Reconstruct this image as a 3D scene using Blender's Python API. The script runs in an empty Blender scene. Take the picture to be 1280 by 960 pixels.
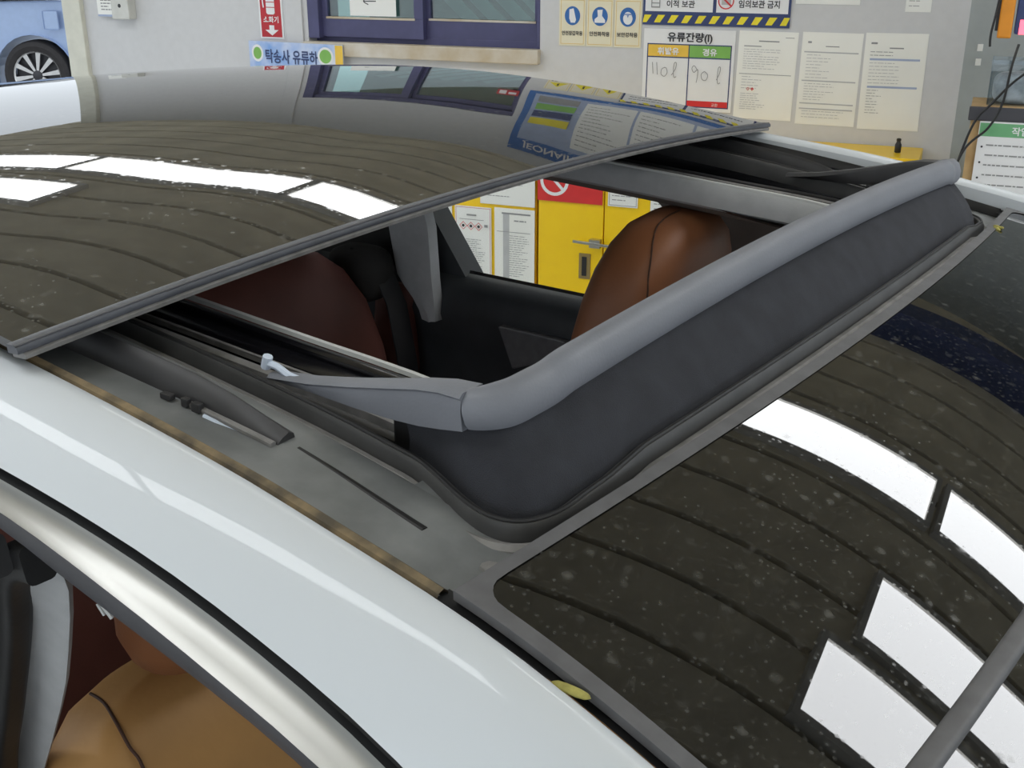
import bpy, bmesh, math, random
from mathutils import Vector, Matrix
random.seed(7)
R = math.radians
scene = bpy.context.scene
COL = scene.collection

# ------------------------------------------------------------------ camera, world, exposure
cam_d = bpy.data.cameras.new('camera'); cam = bpy.data.objects.new('camera', cam_d); COL.objects.link(cam)
cam.location = (0, 0, 1.92); cam.rotation_euler = (R(90 - 21.6), 0, R(36.1))
cam_d.sensor_width = 36; cam_d.lens = 1413 / 1280 * 36; cam_d.clip_start = .02; cam_d.clip_end = 200
scene.camera = cam
world = bpy.data.worlds.new('sky'); scene.world = world; world.use_nodes = True
bg = world.node_tree.nodes['Background']; bg.inputs[0].default_value = (.86, .93, 1, 1); bg.inputs[1].default_value = 1.35
scene.view_settings.view_transform = 'Standard'; scene.view_settings.look = 'None'
scene.view_settings.gamma = 1; scene.view_settings.exposure = 0.0; scene.view_settings.use_curve_mapping = False
LIGHT_STRENGTH = 7.6

# ------------------------------------------------------------------ helpers
def mat(name, col, rough=.5, metal=0, var=.06, scale=20, bump=0, bscale=200, coat=0, spec=.5, col2=None, detail=4):
    """Principled with a noise colour variation and an optional fine bump."""
    m = bpy.data.materials.new(name); m.use_nodes = True
    nt = m.node_tree; b = nt.nodes['Principled BSDF']
    b.inputs['Roughness'].default_value = rough; b.inputs['Metallic'].default_value = metal
    b.inputs['Specular IOR Level'].default_value = spec
    if coat: b.inputs['Coat Weight'].default_value = coat; b.inputs['Coat Roughness'].default_value = .03
    tc = nt.nodes.new('ShaderNodeTexCoord')
    n = nt.nodes.new('ShaderNodeTexNoise'); n.inputs['Scale'].default_value = scale; n.inputs['Detail'].default_value = detail
    nt.links.new(tc.outputs['Object'], n.inputs['Vector'])
    rp = nt.nodes.new('ShaderNodeValToRGB')
    c2 = col2 or tuple(min(1, c * (1 + var)) for c in col); c1 = col if col2 else tuple(c * (1 - var) for c in col)
    rp.color_ramp.elements[0].position = .35; rp.color_ramp.elements[1].position = .68
    rp.color_ramp.elements[0].color = (*c1, 1); rp.color_ramp.elements[1].color = (*c2, 1)
    nt.links.new(n.outputs['Fac'], rp.inputs[0]); nt.links.new(rp.outputs[0], b.inputs['Base Color'])
    if bump:
        n2 = nt.nodes.new('ShaderNodeTexNoise'); n2.inputs['Scale'].default_value = bscale; n2.inputs['Detail'].default_value = 3
        nt.links.new(tc.outputs['Object'], n2.inputs['Vector'])
        bm_ = nt.nodes.new('ShaderNodeBump'); bm_.inputs['Strength'].default_value = bump; bm_.inputs['Distance'].default_value = .002
        nt.links.new(n2.outputs['Fac'], bm_.inputs['Height']); nt.links.new(bm_.outputs[0], b.inputs['Normal'])
    return m

def emit(name, col, s):
    m = bpy.data.materials.new(name); m.use_nodes = True
    b = m.node_tree.nodes['Principled BSDF']; b.inputs['Base Color'].default_value = (*col, 1)
    b.inputs['Emission Color'].default_value = (*col, 1); b.inputs['Emission Strength'].default_value = s
    return m

def roof_glass(name, dust=1.0, film=.004, ior=1.72):
    """Black tinted glass carrying dust specks and dried water spots."""
    m = bpy.data.materials.new(name); m.use_nodes = True
    nt = m.node_tree; L = nt.links; b = nt.nodes['Principled BSDF']
    b.inputs['IOR'].default_value = ior
    tc = nt.nodes.new('ShaderNodeTexCoord')
    def spots(scale, lo, hi, keep):
        v = nt.nodes.new('ShaderNodeTexVoronoi'); v.inputs['Scale'].default_value = scale
        w = nt.nodes.new('ShaderNodeTexNoise'); w.inputs['Scale'].default_value = scale * 1.7
        mx = nt.nodes.new('ShaderNodeMixRGB'); mx.blend_type = 'ADD'; mx.inputs[0].default_value = .35 / scale
        L.new(tc.outputs['Object'], w.inputs['Vector']); L.new(tc.outputs['Object'], mx.inputs[1]); L.new(w.outputs['Color'], mx.inputs[2])
        L.new(mx.outputs[0], v.inputs['Vector'])
        mr = nt.nodes.new('ShaderNodeMapRange'); mr.inputs[1].default_value = hi; mr.inputs[2].default_value = lo
        L.new(v.outputs['Distance'], mr.inputs[0])
        sp = nt.nodes.new('ShaderNodeSeparateColor'); L.new(v.outputs['Color'], sp.inputs[0])
        k = nt.nodes.new('ShaderNodeMapRange'); k.inputs[1].default_value = keep; k.inputs[2].default_value = 1
        L.new(sp.outputs[0], k.inputs[0])
        mu = nt.nodes.new('ShaderNodeMath'); mu.operation = 'MULTIPLY'; L.new(mr.outputs[0], mu.inputs[0]); L.new(k.outputs[0], mu.inputs[1])
        return mu.outputs[0]
    a = spots(230, .0, .40, .05); c = spots(80, .08, .36, .4)
    ad = nt.nodes.new('ShaderNodeMath'); ad.operation = 'MAXIMUM'; L.new(a, ad.inputs[0]); L.new(c, ad.inputs[1])
    n = nt.nodes.new('ShaderNodeTexNoise'); n.inputs['Scale'].default_value = 7; n.inputs['Detail'].default_value = 6
    L.new(tc.outputs['Object'], n.inputs['Vector'])
    mu = nt.nodes.new('ShaderNodeMath'); mu.operation = 'MULTIPLY'; L.new(ad.outputs[0], mu.inputs[0]); L.new(n.outputs['Fac'], mu.inputs[1])
    m2 = nt.nodes.new('ShaderNodeMath'); m2.operation = 'MULTIPLY'; m2.inputs[1].default_value = dust; L.new(mu.outputs[0], m2.inputs[0])
    mix = nt.nodes.new('ShaderNodeMixRGB'); mix.inputs[1].default_value = (film, film * .97, film * .9, 1); mix.inputs[2].default_value = (.15, .15, .14, 1)
    L.new(m2.outputs[0], mix.inputs[0]); L.new(mix.outputs[0], b.inputs['Base Color'])
    rr = nt.nodes.new('ShaderNodeMapRange'); rr.inputs[3].default_value = .012; rr.inputs[4].default_value = .14
    L.new(m2.outputs[0], rr.inputs[0]); L.new(rr.outputs[0], b.inputs['Roughness'])
    return m

def clear_glass(name, tint=(.9, .95, .95), refl=.08):
    m = bpy.data.materials.new(name); m.use_nodes = True
    nt = m.node_tree; nt.nodes.remove(nt.nodes['Principled BSDF'])
    t = nt.nodes.new('ShaderNodeBsdfTransparent'); t.inputs[0].default_value = (*tint, 1)
    g = nt.nodes.new('ShaderNodeBsdfGlossy'); g.inputs['Roughness'].default_value = .01
    mx = nt.nodes.new('ShaderNodeMixShader'); mx.inputs[0].default_value = refl
    nt.links.new(t.outputs[0], mx.inputs[1]); nt.links.new(g.outputs[0], mx.inputs[2])
    nt.links.new(mx.outputs[0], nt.nodes['Material Output'].inputs[0])
    return m

def obj(name, verts, faces, m, parent=None, smooth=False, bevel=0):
    me = bpy.data.meshes.new(name); me.from_pydata([tuple(v) for v in verts], [], faces)
    bm = bmesh.new(); bm.from_mesh(me); bmesh.ops.recalc_face_normals(bm, faces=bm.faces)
    if bevel: bmesh.ops.bevel(bm, geom=list(bm.edges), offset=bevel, segments=2, affect='EDGES', profile=.6)
    bm.to_mesh(me); bm.free()
    if m is not None: me.materials.append(m)
    if smooth:
        for p in me.polygons: p.use_smooth = True
        me.set_sharp_from_angle(angle=R(42))
    o = bpy.data.objects.new(name, me); COL.objects.link(o)
    if parent is not None: child(o, parent)
    return o
def child(o, parent):
    o.parent = parent
    o.location = -parent.location if (parent.parent is None and parent.type == 'EMPTY') else (0, 0, 0)
def tag(o, label=None, cat=None, group=None, kind=None):
    if label: o['label'] = label
    if cat: o['category'] = cat
    if group: o['group'] = group
    if kind: o['kind'] = kind
    return o
def empty(name, loc, rz=0):
    o = bpy.data.objects.new(name, None); o.location = loc; o.rotation_euler = (0, 0, rz); o.empty_display_size = .1; COL.objects.link(o); return o

def box(x0, x1, y0, y1, z0, z1):
    v = [(x, y, z) for x in (x0, x1) for y in (y0, y1) for z in (z0, z1)]
    f = [(0, 1, 3, 2), (4, 6, 7, 5), (0, 4, 5, 1), (2, 3, 7, 6), (0, 2, 6, 4), (1, 5, 7, 3)]
    return v, f
def join(*vf):
    V = []; F = []
    for v, f in vf:
        k = len(V); V += list(v); F += [tuple(i + k for i in q) for q in f]
    return V, F
def loft(rows, close_u=False, close_v=False, caps=False):
    n = len(rows[0]); V = [p for r in rows for p in r]; F = []
    for i in range(len(rows) - (0 if close_v else 1)):
        for j in range(n - (0 if close_u else 1)):
            a = i * n + j; b = i * n + (j + 1) % n; c = ((i + 1) % len(rows)) * n + (j + 1) % n; d = ((i + 1) % len(rows)) * n + j
            F.append((a, b, c, d))
    if caps: F.append(tuple(range(n))[::-1]); F.append(tuple(range((len(rows) - 1) * n, len(rows) * n)))
    return V, F
def slab(rows, t, dirv=(0, 0, -1)):
    """A grid surface given thickness t along dirv (closed solid)."""
    n = len(rows[0]); m = len(rows); d = Vector(dirv) * t
    V, F = loft(rows); k = len(V); V = list(V) + [tuple(Vector(p) + d) for p in V]
    F2 = [tuple(reversed([i + k for i in q])) for q in F]
    E = []
    for j in range(n - 1): E.append((j + 1, j, j + k, j + 1 + k)); a = (m - 1) * n + j; E.append((a, a + 1, a + 1 + k, a + k))
    for i in range(m - 1): a = i * n; E.append((a, a + n, a + n + k, a + k)); b = i * n + n - 1; E.append((b + n, b, b + k, b + n + k))
    return V, F + F2 + E
def sweep(path, prof, up=(0, 0, 1), scale=None, caps=True):
    """Sweep a closed 2-D profile (side, up) along a 3-D path."""
    P = [Vector(p) for p in path]; rows = []
    for i, p in enumerate(P):
        t = (P[min(i + 1, len(P) - 1)] - P[max(i - 1, 0)]).normalized()
        s = t.cross(Vector(up)).normalized(); u = s.cross(t).normalized(); k = scale[i] if scale else 1
        kk = k if isinstance(k, tuple) else (k, k)
        rows.append([tuple(p + s * a * kk[0] + u * b * kk[1]) for a, b in prof])
    return loft(rows, close_u=True, caps=caps)
def circ(r, n=10, ry=None): return [(r * math.cos(2 * math.pi * i / n), (ry or r) * math.sin(2 * math.pi * i / n)) for i in range(n)]
def rrect(a, b, r, n=3):
    out = []
    for cx, cy, s in ((a - r, b - r, 0), (-a + r, b - r, 90), (-a + r, -b + r, 180), (a - r, -b + r, 270)):
        for i in range(n + 1): q = R(s + 90 * i / n); out.append((cx + r * math.cos(q), cy + r * math.sin(q)))
    return out
def itp(tab):
    """Smooth interpolation through a table, straight beyond its ends."""
    xs = [a for a, _ in tab]; ys = [b for _, b in tab]; n = len(xs)
    s = [(ys[i + 1] - ys[i]) / (xs[i + 1] - xs[i]) for i in range(n - 1)]
    g = [s[0]] + [(s[i - 1] + s[i]) / 2 for i in range(1, n - 1)] + [s[-1]]
    def f(x):
        if x <= xs[0]: return ys[0] + g[0] * (x - xs[0])
        if x >= xs[-1]: return ys[-1] + g[-1] * (x - xs[-1])
        i = max(k for k in range(n - 1) if xs[k] <= x); h = xs[i + 1] - xs[i]; t = (x - xs[i]) / h
        return ((2 * t**3 - 3 * t**2 + 1) * ys[i] + (t**3 - 2 * t**2 + t) * h * g[i] + (-2 * t**3 + 3 * t**2) * ys[i + 1] + (t**3 - t**2) * h * g[i + 1])
    return f
def lin(a, b, n): return [a + (b - a) * i / (n - 1) for i in range(n)]
def smooth_path(pts, n=6):
    """Catmull-Rom resampling."""
    P = [Vector(p) for p in pts]; out = []
    for i in range(len(P) - 1):
        p0 = P[max(i - 1, 0)]; p1 = P[i]; p2 = P[i + 1]; p3 = P[min(i + 2, len(P) - 1)]
        for k in range(n):
            t = k / n; out.append(.5 * ((2 * p1) + (p2 - p0) * t + (2 * p0 - 5 * p1 + 4 * p2 - p3) * t * t + (3 * p1 - p0 - 3 * p2 + p3) * t**3))
    out.append(P[-1]); return out
def superbox(cx, cy, cz, ax, ay, az, e=.5, nu=28, nv=18, rot=None, warp=None):
    """A soft cushion-like solid (superellipsoid)."""
    def sg(v, p): return math.copysign(abs(v)**p, v)
    rows = []
    for i in range(nv + 1):
        ph = -math.pi / 2 + math.pi * i / nv
        r = []
        for j in range(nu):
            th = 2 * math.pi * j / nu
            p = Vector((ax * sg(math.cos(ph), e) * sg(math.cos(th), e), ay * sg(math.cos(ph), e) * sg(math.sin(th), e), az * sg(math.sin(ph), e)))
            if warp: p = warp(p)
            if rot: p = rot @ p
            r.append((cx + p.x, cy + p.y, cz + p.z))
        rows.append(r)
    return loft(rows, close_u=True)

# ------------------------------------------------------------------ materials
M = dict(
    white=mat('white_paint', (.66, .70, .735), .5, var=.01, coat=.5, scale=3, spec=.25),
    chrome=mat('satin_chrome', (.62, .62, .6), .5, metal=1, var=.02),
    seal_grey=mat('window_seal_rubber', (.06, .06, .068), .5, var=.1, bump=.05),
    rubber=mat('black_rubber', (.012, .012, .013), .55, var=.2, bump=.1),
    frame_grey=mat('glass_edge_grey', (.12, .12, .125), .55, var=.12, scale=60, bump=.05),
    edge_strip=mat('glass_edge_strip', (.075, .08, .095), .42, var=.15, scale=40),
    edge_low=mat('dusty_edge_strip', (.21, .205, .2), .7, var=.2, scale=60),
    tray=mat('dusty_tray', (.11, .118, .12), .5, col2=(.24, .25, .25), scale=14, bump=.15, bscale=90, detail=8),
    tray_dark=mat('dark_tray', (.03, .03, .032), .5, var=.25, scale=25),
    tan_dirt=mat('dirty_tan_seal', (.085, .07, .048), .85, col2=(.27, .2, .11), scale=55, bump=.3, bscale=150, detail=7),
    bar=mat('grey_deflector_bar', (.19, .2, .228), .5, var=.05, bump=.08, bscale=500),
    fabric=mat('charcoal_fabric', (.032, .034, .042), .9, var=.15, scale=40, bump=.5, bscale=1500),
    black_gloss=mat('black_gloss_rail', (.006, .006, .008), .2, var=.1),
    lip=mat('lip_rubber', (.05, .05, .05), .45, var=.2, scale=30),
    alu=mat('light_trim_edge', (.62, .63, .62), .45, var=.04),
    grey_trim=mat('light_grey_trim', (.42, .43, .44), .75, var=.05, scale=50, bump=.15, bscale=700),
    lining=mat('roof_lining', (.2, .175, .16), .9, var=.06, bump=.2, bscale=600),
    door_dark=mat('dark_door_trim', (.03, .034, .038), .5, var=.15, bump=.1, bscale=400),
    leather=mat('saddle_leather', (.27, .105, .045), .48, var=.1, scale=12, bump=.12, bscale=350),
    leather_tan=mat('tan_leather', (.58, .32, .115), .5, var=.1, scale=9, bump=.25, bscale=60),
    leather_dk=mat('red_brown_leather', (.16, .055, .042), .55, var=.1, scale=12, bump=.12, bscale=350),
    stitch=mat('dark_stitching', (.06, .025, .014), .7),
    belt=mat('seat_belt', (.03, .03, .032), .8, var=.1, bump=.2, bscale=900),
    carpet=mat('dark_carpet', (.028, .027, .026), .95, var=.2),
    body=mat('car_underbody', (.02, .02, .02), .7),
    clip=mat('white_clip_plastic', (.62, .7, .82), .3, var=.05),
    wall=mat('grey_wall_paint', (.62, .62, .625), .85, var=.02, scale=30, bump=.12, bscale=260),
    wall2=mat('grey_green_wall', (.36, .39, .39), .8, var=.04, scale=20, bump=.1, bscale=200),
    cream=mat('cream_pillar', (.66, .65, .56), .7, var=.05, scale=20),
    plank=mat('beige_ceiling_plank', (.74, .67, .51), .7, var=.12, scale=6),
    plank_gap=mat('ceiling_void', (.035, .03, .025), .9),
    floor=mat('concrete_floor', (.58, .58, .56), .7, var=.15, scale=4, detail=8, bump=.1, bscale=60),
    tarmac=mat('pale_concrete_yard', (.5, .5, .49), .85, var=.1, scale=3, detail=8),
    blue_frame=mat('blue_window_frame', (.075, .075, .17), .5, var=.08, scale=15),
    sill=mat('beige_sill', (.5, .41, .28), .6, col2=(.66, .62, .55), scale=9, detail=8),
    pane=clear_glass('office_glass', (.55, .72, .7), .22),
    office=mat('office_interior', (.1, .15, .15), .8, var=.3, scale=3),
    streak=mat('pale_streak', (.6, .7, .7), .6, var=.1),
    car_glass=clear_glass('car_window_glass', (.99, 1, 1), .03),
    paper=mat('white_paper', (.86, .86, .82), .55, var=.015, scale=8),
    paper2=mat('cream_paper', (.88, .875, .82), .5, var=.02, scale=8),
    print_grey=mat('grey_print', (.3, .3, .3), .7), print_black=mat('black_print', (.03, .03, .035), .6),
    print_pale=mat('pale_print', (.5, .5, .5), .7), print_blue=mat('blue_print', (.38, .45, .62), .7),
    navy=mat('navy_print', (.035, .055, .16), .5), yellow=mat('yellow_print', (.85, .72, .03), .5), blue=mat('blue_sign', (.03, .14, .42), .45),
    cream_sign=mat('cream_sign', (.8, .74, .55), .5, var=.02), gold=mat('gold_line', (.75, .55, .18), .5),
    white_p=mat('white_print', (.82, .82, .82), .5, var=.01), red=mat('red_sign', (.5, .02, .03), .45, var=.05), red2=mat('bright_red_sign', (.68, .03, .03), .45),
    green=mat('green_sign', (.22, .48, .1), .5), green2=mat('green_header', (.16, .42, .2), .5), amber=mat('amber_sign', (.85, .55, .07), .5),
    sky_blue=mat('banner_blue', (.2, .38, .75), .5, col2=(.75, .78, .88), scale=9),
    cab=mat('yellow_cabinet_paint', (1, .64, .0), .4, var=.02, coat=.2), steel=mat('brushed_steel', (.55, .55, .53), .3, metal=1),
    lockplate=mat('lock_bronze', (.35, .25, .1), .4, metal=.5),
    switch=mat('switch_box_plastic', (.6, .6, .56), .5), wood=mat('pine_wood', (.5, .32, .14), .6, col2=(.62, .42, .2), scale=18),
    shelf_edge=mat('shelf_edge_rubber', (.06, .06, .07), .6), orange=mat('orange_plastic', (.8, .3, .02), .4),
    cable=mat('black_cable', (.012, .012, .012), .45), tub=clear_glass('translucent_tub', (.9, .93, .95), .1), contents=mat('tub_contents', (.6, .63, .65), .7, var=.3, scale=30),
    tyre=mat('tyre_rubber', (.028, .025, .025), .8, var=.1), rim=mat('alloy_rim', (.7, .69, .68), .25, metal=.9), rim_dark=mat('dark_rim', (.03, .03, .035), .4),
    silver=mat('silver_blue_paint', (.36, .46, .66), .3, metal=.35, var=.03, coat=.5), tail=mat('tail_lamp_red', (.4, .02, .03), .2),
    glass=roof_glass('dusty_black_roof_glass'), glass2=roof_glass('dusty_sliding_glass', 1.5, .024, 1.95), dark_glass=mat('dark_car_glass', (.01, .012, .014), .05),
    lamp_frame=mat('lamp_frame', (.6, .58, .54), .5), office_fill=emit('office_fill', (.9, 1, .98), 3.5), lamp=emit('lamp_diffuser', (.96, .98, 1), LIGHT_STRENGTH), led=emit('red_led', (1, .12, .18), 2.0),
    dirt=mat('yellow_debris', (.4, .36, .1), .9, var=.3, scale=120),
)

# ------------------------------------------------------------------ setting: bay with a back wall, plank ceiling, open sides
WA = R(14.1); WT = Vector((math.cos(WA), math.sin(WA), 0)); WN = Vector((-math.sin(WA), math.cos(WA), 0)); WD = 4.1
CEIL = 2.745
def wall_at(t, z, off=0): return WT * t + WN * (WD - off) + Vector((0, 0, z))
def on_wall(o, t, z, off=0): o.location = wall_at(t, z, off); o.rotation_euler = (0, 0, WA); return o
def framed(name, vf, m, kind='structure', parent=None, t=0, z=0, off=0, bevel=0, smooth=False):
    """Mesh in wall coordinates: x along the wall, y into it, z up."""
    o = obj(name, *vf, m, None, smooth, bevel)
    if parent is None: on_wall(o, t, z, off); tag(o, kind=kind)
    else: o.parent = parent
    return o

gv, gf = loft([[(x, y, 0) for x in (-3.7, 5)] for y in (-6, 4.6)])
framed('floor', box(-3.9, 5, -8, 4.3 - WD + WD * 0, -.05, 0), M['floor'])
W0, W1 = -2.54, -1.544           # office window
ZB, ZT = 1.52, 2.37
framed('wall_back', join(box(-3.7, W0, 0, .2, 0, CEIL + .1), box(W1, -.065, 0, .2, 0, CEIL + .1), box(W0, W1, 0, .2, 0, ZB), box(W0, W1, 0, .2, ZT, CEIL + .1)), M['wall'])
# the wall right of the corner turns a little towards the bay
a = R(-12); d = Vector((math.cos(a), math.sin(a)))
q = [(-.065, 0), (-.065 + d.x * 2.2, d.y * 2.2), (-.065 + d.x * 2.2 + .2, d.y * 2.2 + .3), (-.065, .2)]
framed('wall_right', ([(x, y, z) for z in (0, CEIL + .1) for x, y in q], [(3, 2, 1, 0), (4, 5, 6, 7)] + [(i, (i + 1) % 4, (i + 1) % 4 + 4, i + 4) for i in range(4)]), M['wall2'])
framed('trim_1', box(-3.765, -3.665, -.025, .2, 0, CEIL + .1), M['cream'], bevel=.006)
framed('trim_2', box(-2.635, -2.56, -.012, 0, 0, CEIL), M['wall'], bevel=.003)

framed('trim_4', box(.15, 2.6, -.75, -.6, CEIL - .16, CEIL), M['navy'])
# ceiling: planks parallel to the wall
ceil = framed('ceiling', box(-3.9, 4.2, -6.8, .25, CEIL + .02, CEIL + .12), M['plank_gap'])
PW = .20; k = 0
pm = None
y = .15
while y > -6.6:
    v, f = box(-3.88, 4.18, -PW + .022, 0, -.012, .022)
    if pm is None:
        o = obj('plank', v, f, M['plank'], None, bevel=.004); pm = o.data
    else:
        o = bpy.data.objects.new('plank', pm); COL.objects.link(o)
    o.parent = ceil; o.location = (0, y, CEIL); y -= PW
def ceiling_lamp(t, n, label, L=1.2, Wd=.3):
    """n = distance from the camera foot towards the wall."""
    e = empty('ceiling_light', WT * t + WN * n + Vector((0, 0, CEIL - .022)), WA)
    tag(e, label, 'ceiling light', 'flat ceiling lights between the planks')
    h = L / 2; w = Wd / 2; b = .02
    fr = join(box(-h - b, h + b, -w - b, -w, -.012, .022), box(-h - b, h + b, w, w + b, -.012, .022), box(-h - b, -h, -w, w, -.012, .022), box(h, h + b, -w, w, -.012, .022))
    o = obj('lamp_frame', *fr, M['lamp_frame']); o.parent = e
    o = obj('diffuser', *box(-h, h, -w, w, -.004, .02), M['lamp']); o.parent = e
# rows of lamps: (distance towards the wall, [centres along the wall])
LAMPS = [(2.835, (-3.06, -2.165, -1.27)), (2.435, (-2.80, .205, 1.125)), (1.895, (.995, 1.915)), (1.60, (.905, 1.825)), (.25, (-1.78, -.86, 1.2)), (-1.6, (-2.2, -.4, 1.4))]
ROWS = ('row nearest the wall', 'second row from the wall', 'third row from the wall', 'fourth row from the wall', 'row above the camera', 'row behind the camera')
for (n, ts), rn in zip(LAMPS, ROWS):
    for t, pl in zip(ts, ('left', 'middle', 'right') if len(ts) == 3 else ('left', 'right')):
        ceiling_lamp(t, n, 'white flat ceiling light, %s one of the %s' % (pl, rn), .86, .22)

# ------------------------------------------------------------------ the white car
CC = .908                                   # centre line of the car
car = empty('car', (-.75, CC, 0)); tag(car, 'white car with its black glass sunroof slid open, in the foreground', 'car')
ze = itp([(-2.4, 1.53), (-2.0, 1.615), (-1.6, 1.665), (-1.2, 1.686), (-.9, 1.685), (-.69, 1.669), (-.563, 1.656), (-.458, 1.642), (-.373, 1.6255), (-.311, 1.614)])
_ze_rear = ze
def ze(x):
    if x <= -.311: return _ze_rear(x)
    s_ = x + .311; return 1.614 - .185 * s_ - .42 * s_ * s_
yn = itp([(-2.4, .44), (-1.6, .39), (-.9, .372), (-.5, .37), (-.31, .37), (-.19, .36), (0, .335), (.5, .22)])
def mir(p): return (p[0], 2 * CC - p[1], p[2])
def part(name, vf, m, parent=car, smooth=True, bevel=0, label=None):
    o = obj(name, *vf, m, parent, smooth, bevel)
    if label: o['label'] = label
    return o
def both(name, vf, m, parent=car, smooth=True, bevel=0, label=None):
    part(name, vf, m, parent, smooth, bevel, label)
    return part(name, ([mir(p) for p in vf[0]], vf[1]), m, parent, smooth, bevel, label)
XS = lin(-2.3, .45, 90)
rb = itp([(-1.4, 1.648), (-.9, 1.642), (-.602, 1.6268), (-.524, 1.6203), (-.456, 1.6110), (-.367, 1.5895), (-.3, 1.5690), (-.15, 1.505)])
ct = itp([(-1.4, 1.640), (-.9, 1.635), (-.602, 1.6208), (-.478, 1.6085), (-.394, 1.590), (-.299, 1.5600), (-.15, 1.495)])
cb = itp([(-1.4, 1.635), (-.9, 1.630), (-.574, 1.6143), (-.467, 1.5955), (-.377, 1.5725), (-.321, 1.5570), (-.15, 1.485)])
gb = itp([(-1.4, 1.62), (-.9, 1.614), (-.593, 1.5905), (-.536, 1.5790), (-.449, 1.5625), (-.348, 1.5380), (-.2, 1.485)])
def yo(x): return .31 - (.37 - yn(x)) * 1.0          # outer edge follows the planform
XR = [x for x in XS if x < .3]
rows = []
for x in XR:
    a, b, y0, y1 = ze(x), min(rb(x), ze(x) - .02), yn(x), yo(x)
    rows.append([(x, y0 + .002, a - .03), (x, y0 + .001, a - .004), (x, y0 - .003, a), (x, y0 - .014, a + .0015), (x, y0 - .028, a - .0035), (x, y0 - .042, a - .4 * (a - b)), (x, y1 + .006, b + .22 * (a - b)), (x, y1, b), (x, y1 + .008, b - .008), (x, y1 + .03, b - .01)])
part('roof_side_panel', loft(rows), M['white'])
vf = loft(rows); part('roof_side_panel', ([(p[0], 2 * CC - p[1], p[2] + .006 + .010 * max(0, min(1, (p[0] + .62) / .3))) for p in vf[0]], vf[1]), M['white'])
XR = [x for x in XR if x > -1.75]
rows = [[(x, yo(x) + .03, rb(x) - .006), (x, yo(x) + .008, rb(x) - .009), (x, yo(x) + .006, ct(x) - .004), (x, yo(x) - .001, ct(x) - .0045), (x, yo(x) + .02, ct(x) - .03)] for x in XR]
both('drip_channel', loft(rows), M['rubber'])
rows = []
for x in XR:
    t_, b_ = ct(x), cb(x); ya, yb = yo(x) - .001, yo(x) - .019
    rows.append([(x, ya + .003, t_ - .006), (x, ya + .0015, t_ - .0028), (x, ya - .0015, t_ - .0030)] + [(x, ya - .003 + (yb - ya + .003) * s, t_ - .002 + (b_ - t_ + .003) * s + .0008 * math.sin(math.pi * s)) for s in (.12, .4, .7, .9)] + [(x, yb - .0012, b_ + .0012), (x, yb + .001, b_ - .0018), (x, yb + .012, b_ - .004)])
both('window_chrome_trim', loft(rows), M['chrome'])
rows = [[(x, yo(x) - .012, cb(x) - .001), (x, yo(x) - .0165, cb(x) - .004), (x, yo(x) - .0165, cb(x) - .007), (x, yo(x) - .013, .35 * cb(x) + .65 * gb(x)), (x, yo(x) - .010, gb(x) + .002), (x, yo(x) - .006, gb(x) - .003), (x, yo(x) + .006, gb(x) - .002), (x, yo(x) + .02, gb(x) + .02)] for x in XR]
both('window_seal', loft(rows), M['seal_grey'])

# --- front fixed glass panel
def crown(y, c=.016, hw=.54): u = (y - CC) / hw; return c * max(-1, 1 - u * u)
def fz(x, y): return ze(x) + .001 + crown(y)
def bow(y): u = (y - CC) / .54; return 1 - u * u
FX0, FX1 = -.311, -.108
def front_pt(u, v, inset=0, dz=0):
    """u across 0..1, v from the rear edge (0) to the windscreen (1)."""
    x = FX0 + inset + (FX1 - FX0 - 2 * inset) * v + .028 * (1 - (2 * u - 1)**2)
    y0 = yn(x) + .0065 + inset; y = y0 + (2 * CC - 2 * y0) * u
    return (x, y, fz(x, y) + dz)
part('front_glass_panel', slab([[front_pt(u, v, .006, .0) for u in lin(0, 1, 60)] for v in lin(0, 1.05, 25)], .006), M['glass'])
def frame_ring(ins, dz):
    '''Near side, rounded corner, rear edge, rounded corner, far side.'''
    out = [front_pt(0, v, ins, dz) for v in lin(1, .10, 16)]
    if ins:
        for q in lin(0, 90, 7)[1:-1]: out.append(front_pt(.016 * (1 - math.sin(R(90 - q))) , .085 * (1 - math.sin(R(q))), ins, dz))
    else: out += [front_pt(0, v, 0, dz) for v in lin(.085, .015, 5)]
    out += [front_pt(u, 0, ins, dz) for u in lin(.02 if ins else 0, .98 if ins else 1, 50)]
    if ins:
        for q in lin(90, 0, 7)[1:-1]: out.append(front_pt(1 - .016 * (1 - math.sin(R(90 - q))), .085 * (1 - math.sin(R(q))), ins, dz))
    else: out += [front_pt(1, v, 0, dz) for v in lin(.015, .085, 5)]
    return out + [front_pt(1, v, ins, dz) for v in lin(.10, 1, 16)]
per = frame_ring(0, 0); pin = frame_ring(.0095, .0008)
low = [(p[0], p[1], p[2] - .005) for p in per]; top = [(p[0], p[1], p[2] + .0006) for p in per]
part('front_glass_frame', loft([low, top, pin]), M['frame_grey'], smooth=False)
# dark gap beside the panel
both('gap_seal', loft([[(x, yn(x) + .0015, ze(x) - .004), (x, yn(x) + .004, ze(x) - .006), (x, yn(x) + .014, ze(x) - .006)] for x in lin(-.32, .3, 30)]), M['rubber'])
# windscreen and the rubber strip across its top edge
def ws_pt(u, v):
    x = FX1 + .008 + .55 * v + .028 * (1 - (2 * u - 1)**2); y0 = yn(x) + .012; y = y0 + (2 * CC - 2 * y0) * u
    return (x, y, fz(x, y) - .001)
part('windscreen', slab([[ws_pt(u, v) for u in lin(0, 1, 50)] for v in lin(0, 1, 30)], .006), M['glass'])
part('windscreen_top_strip', sweep([front_pt(u, 1.02, 0, -.0005) for u in lin(0.0, 1, 50)], rrect(.0062, .0042, .003)), M['frame_grey'])

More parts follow.
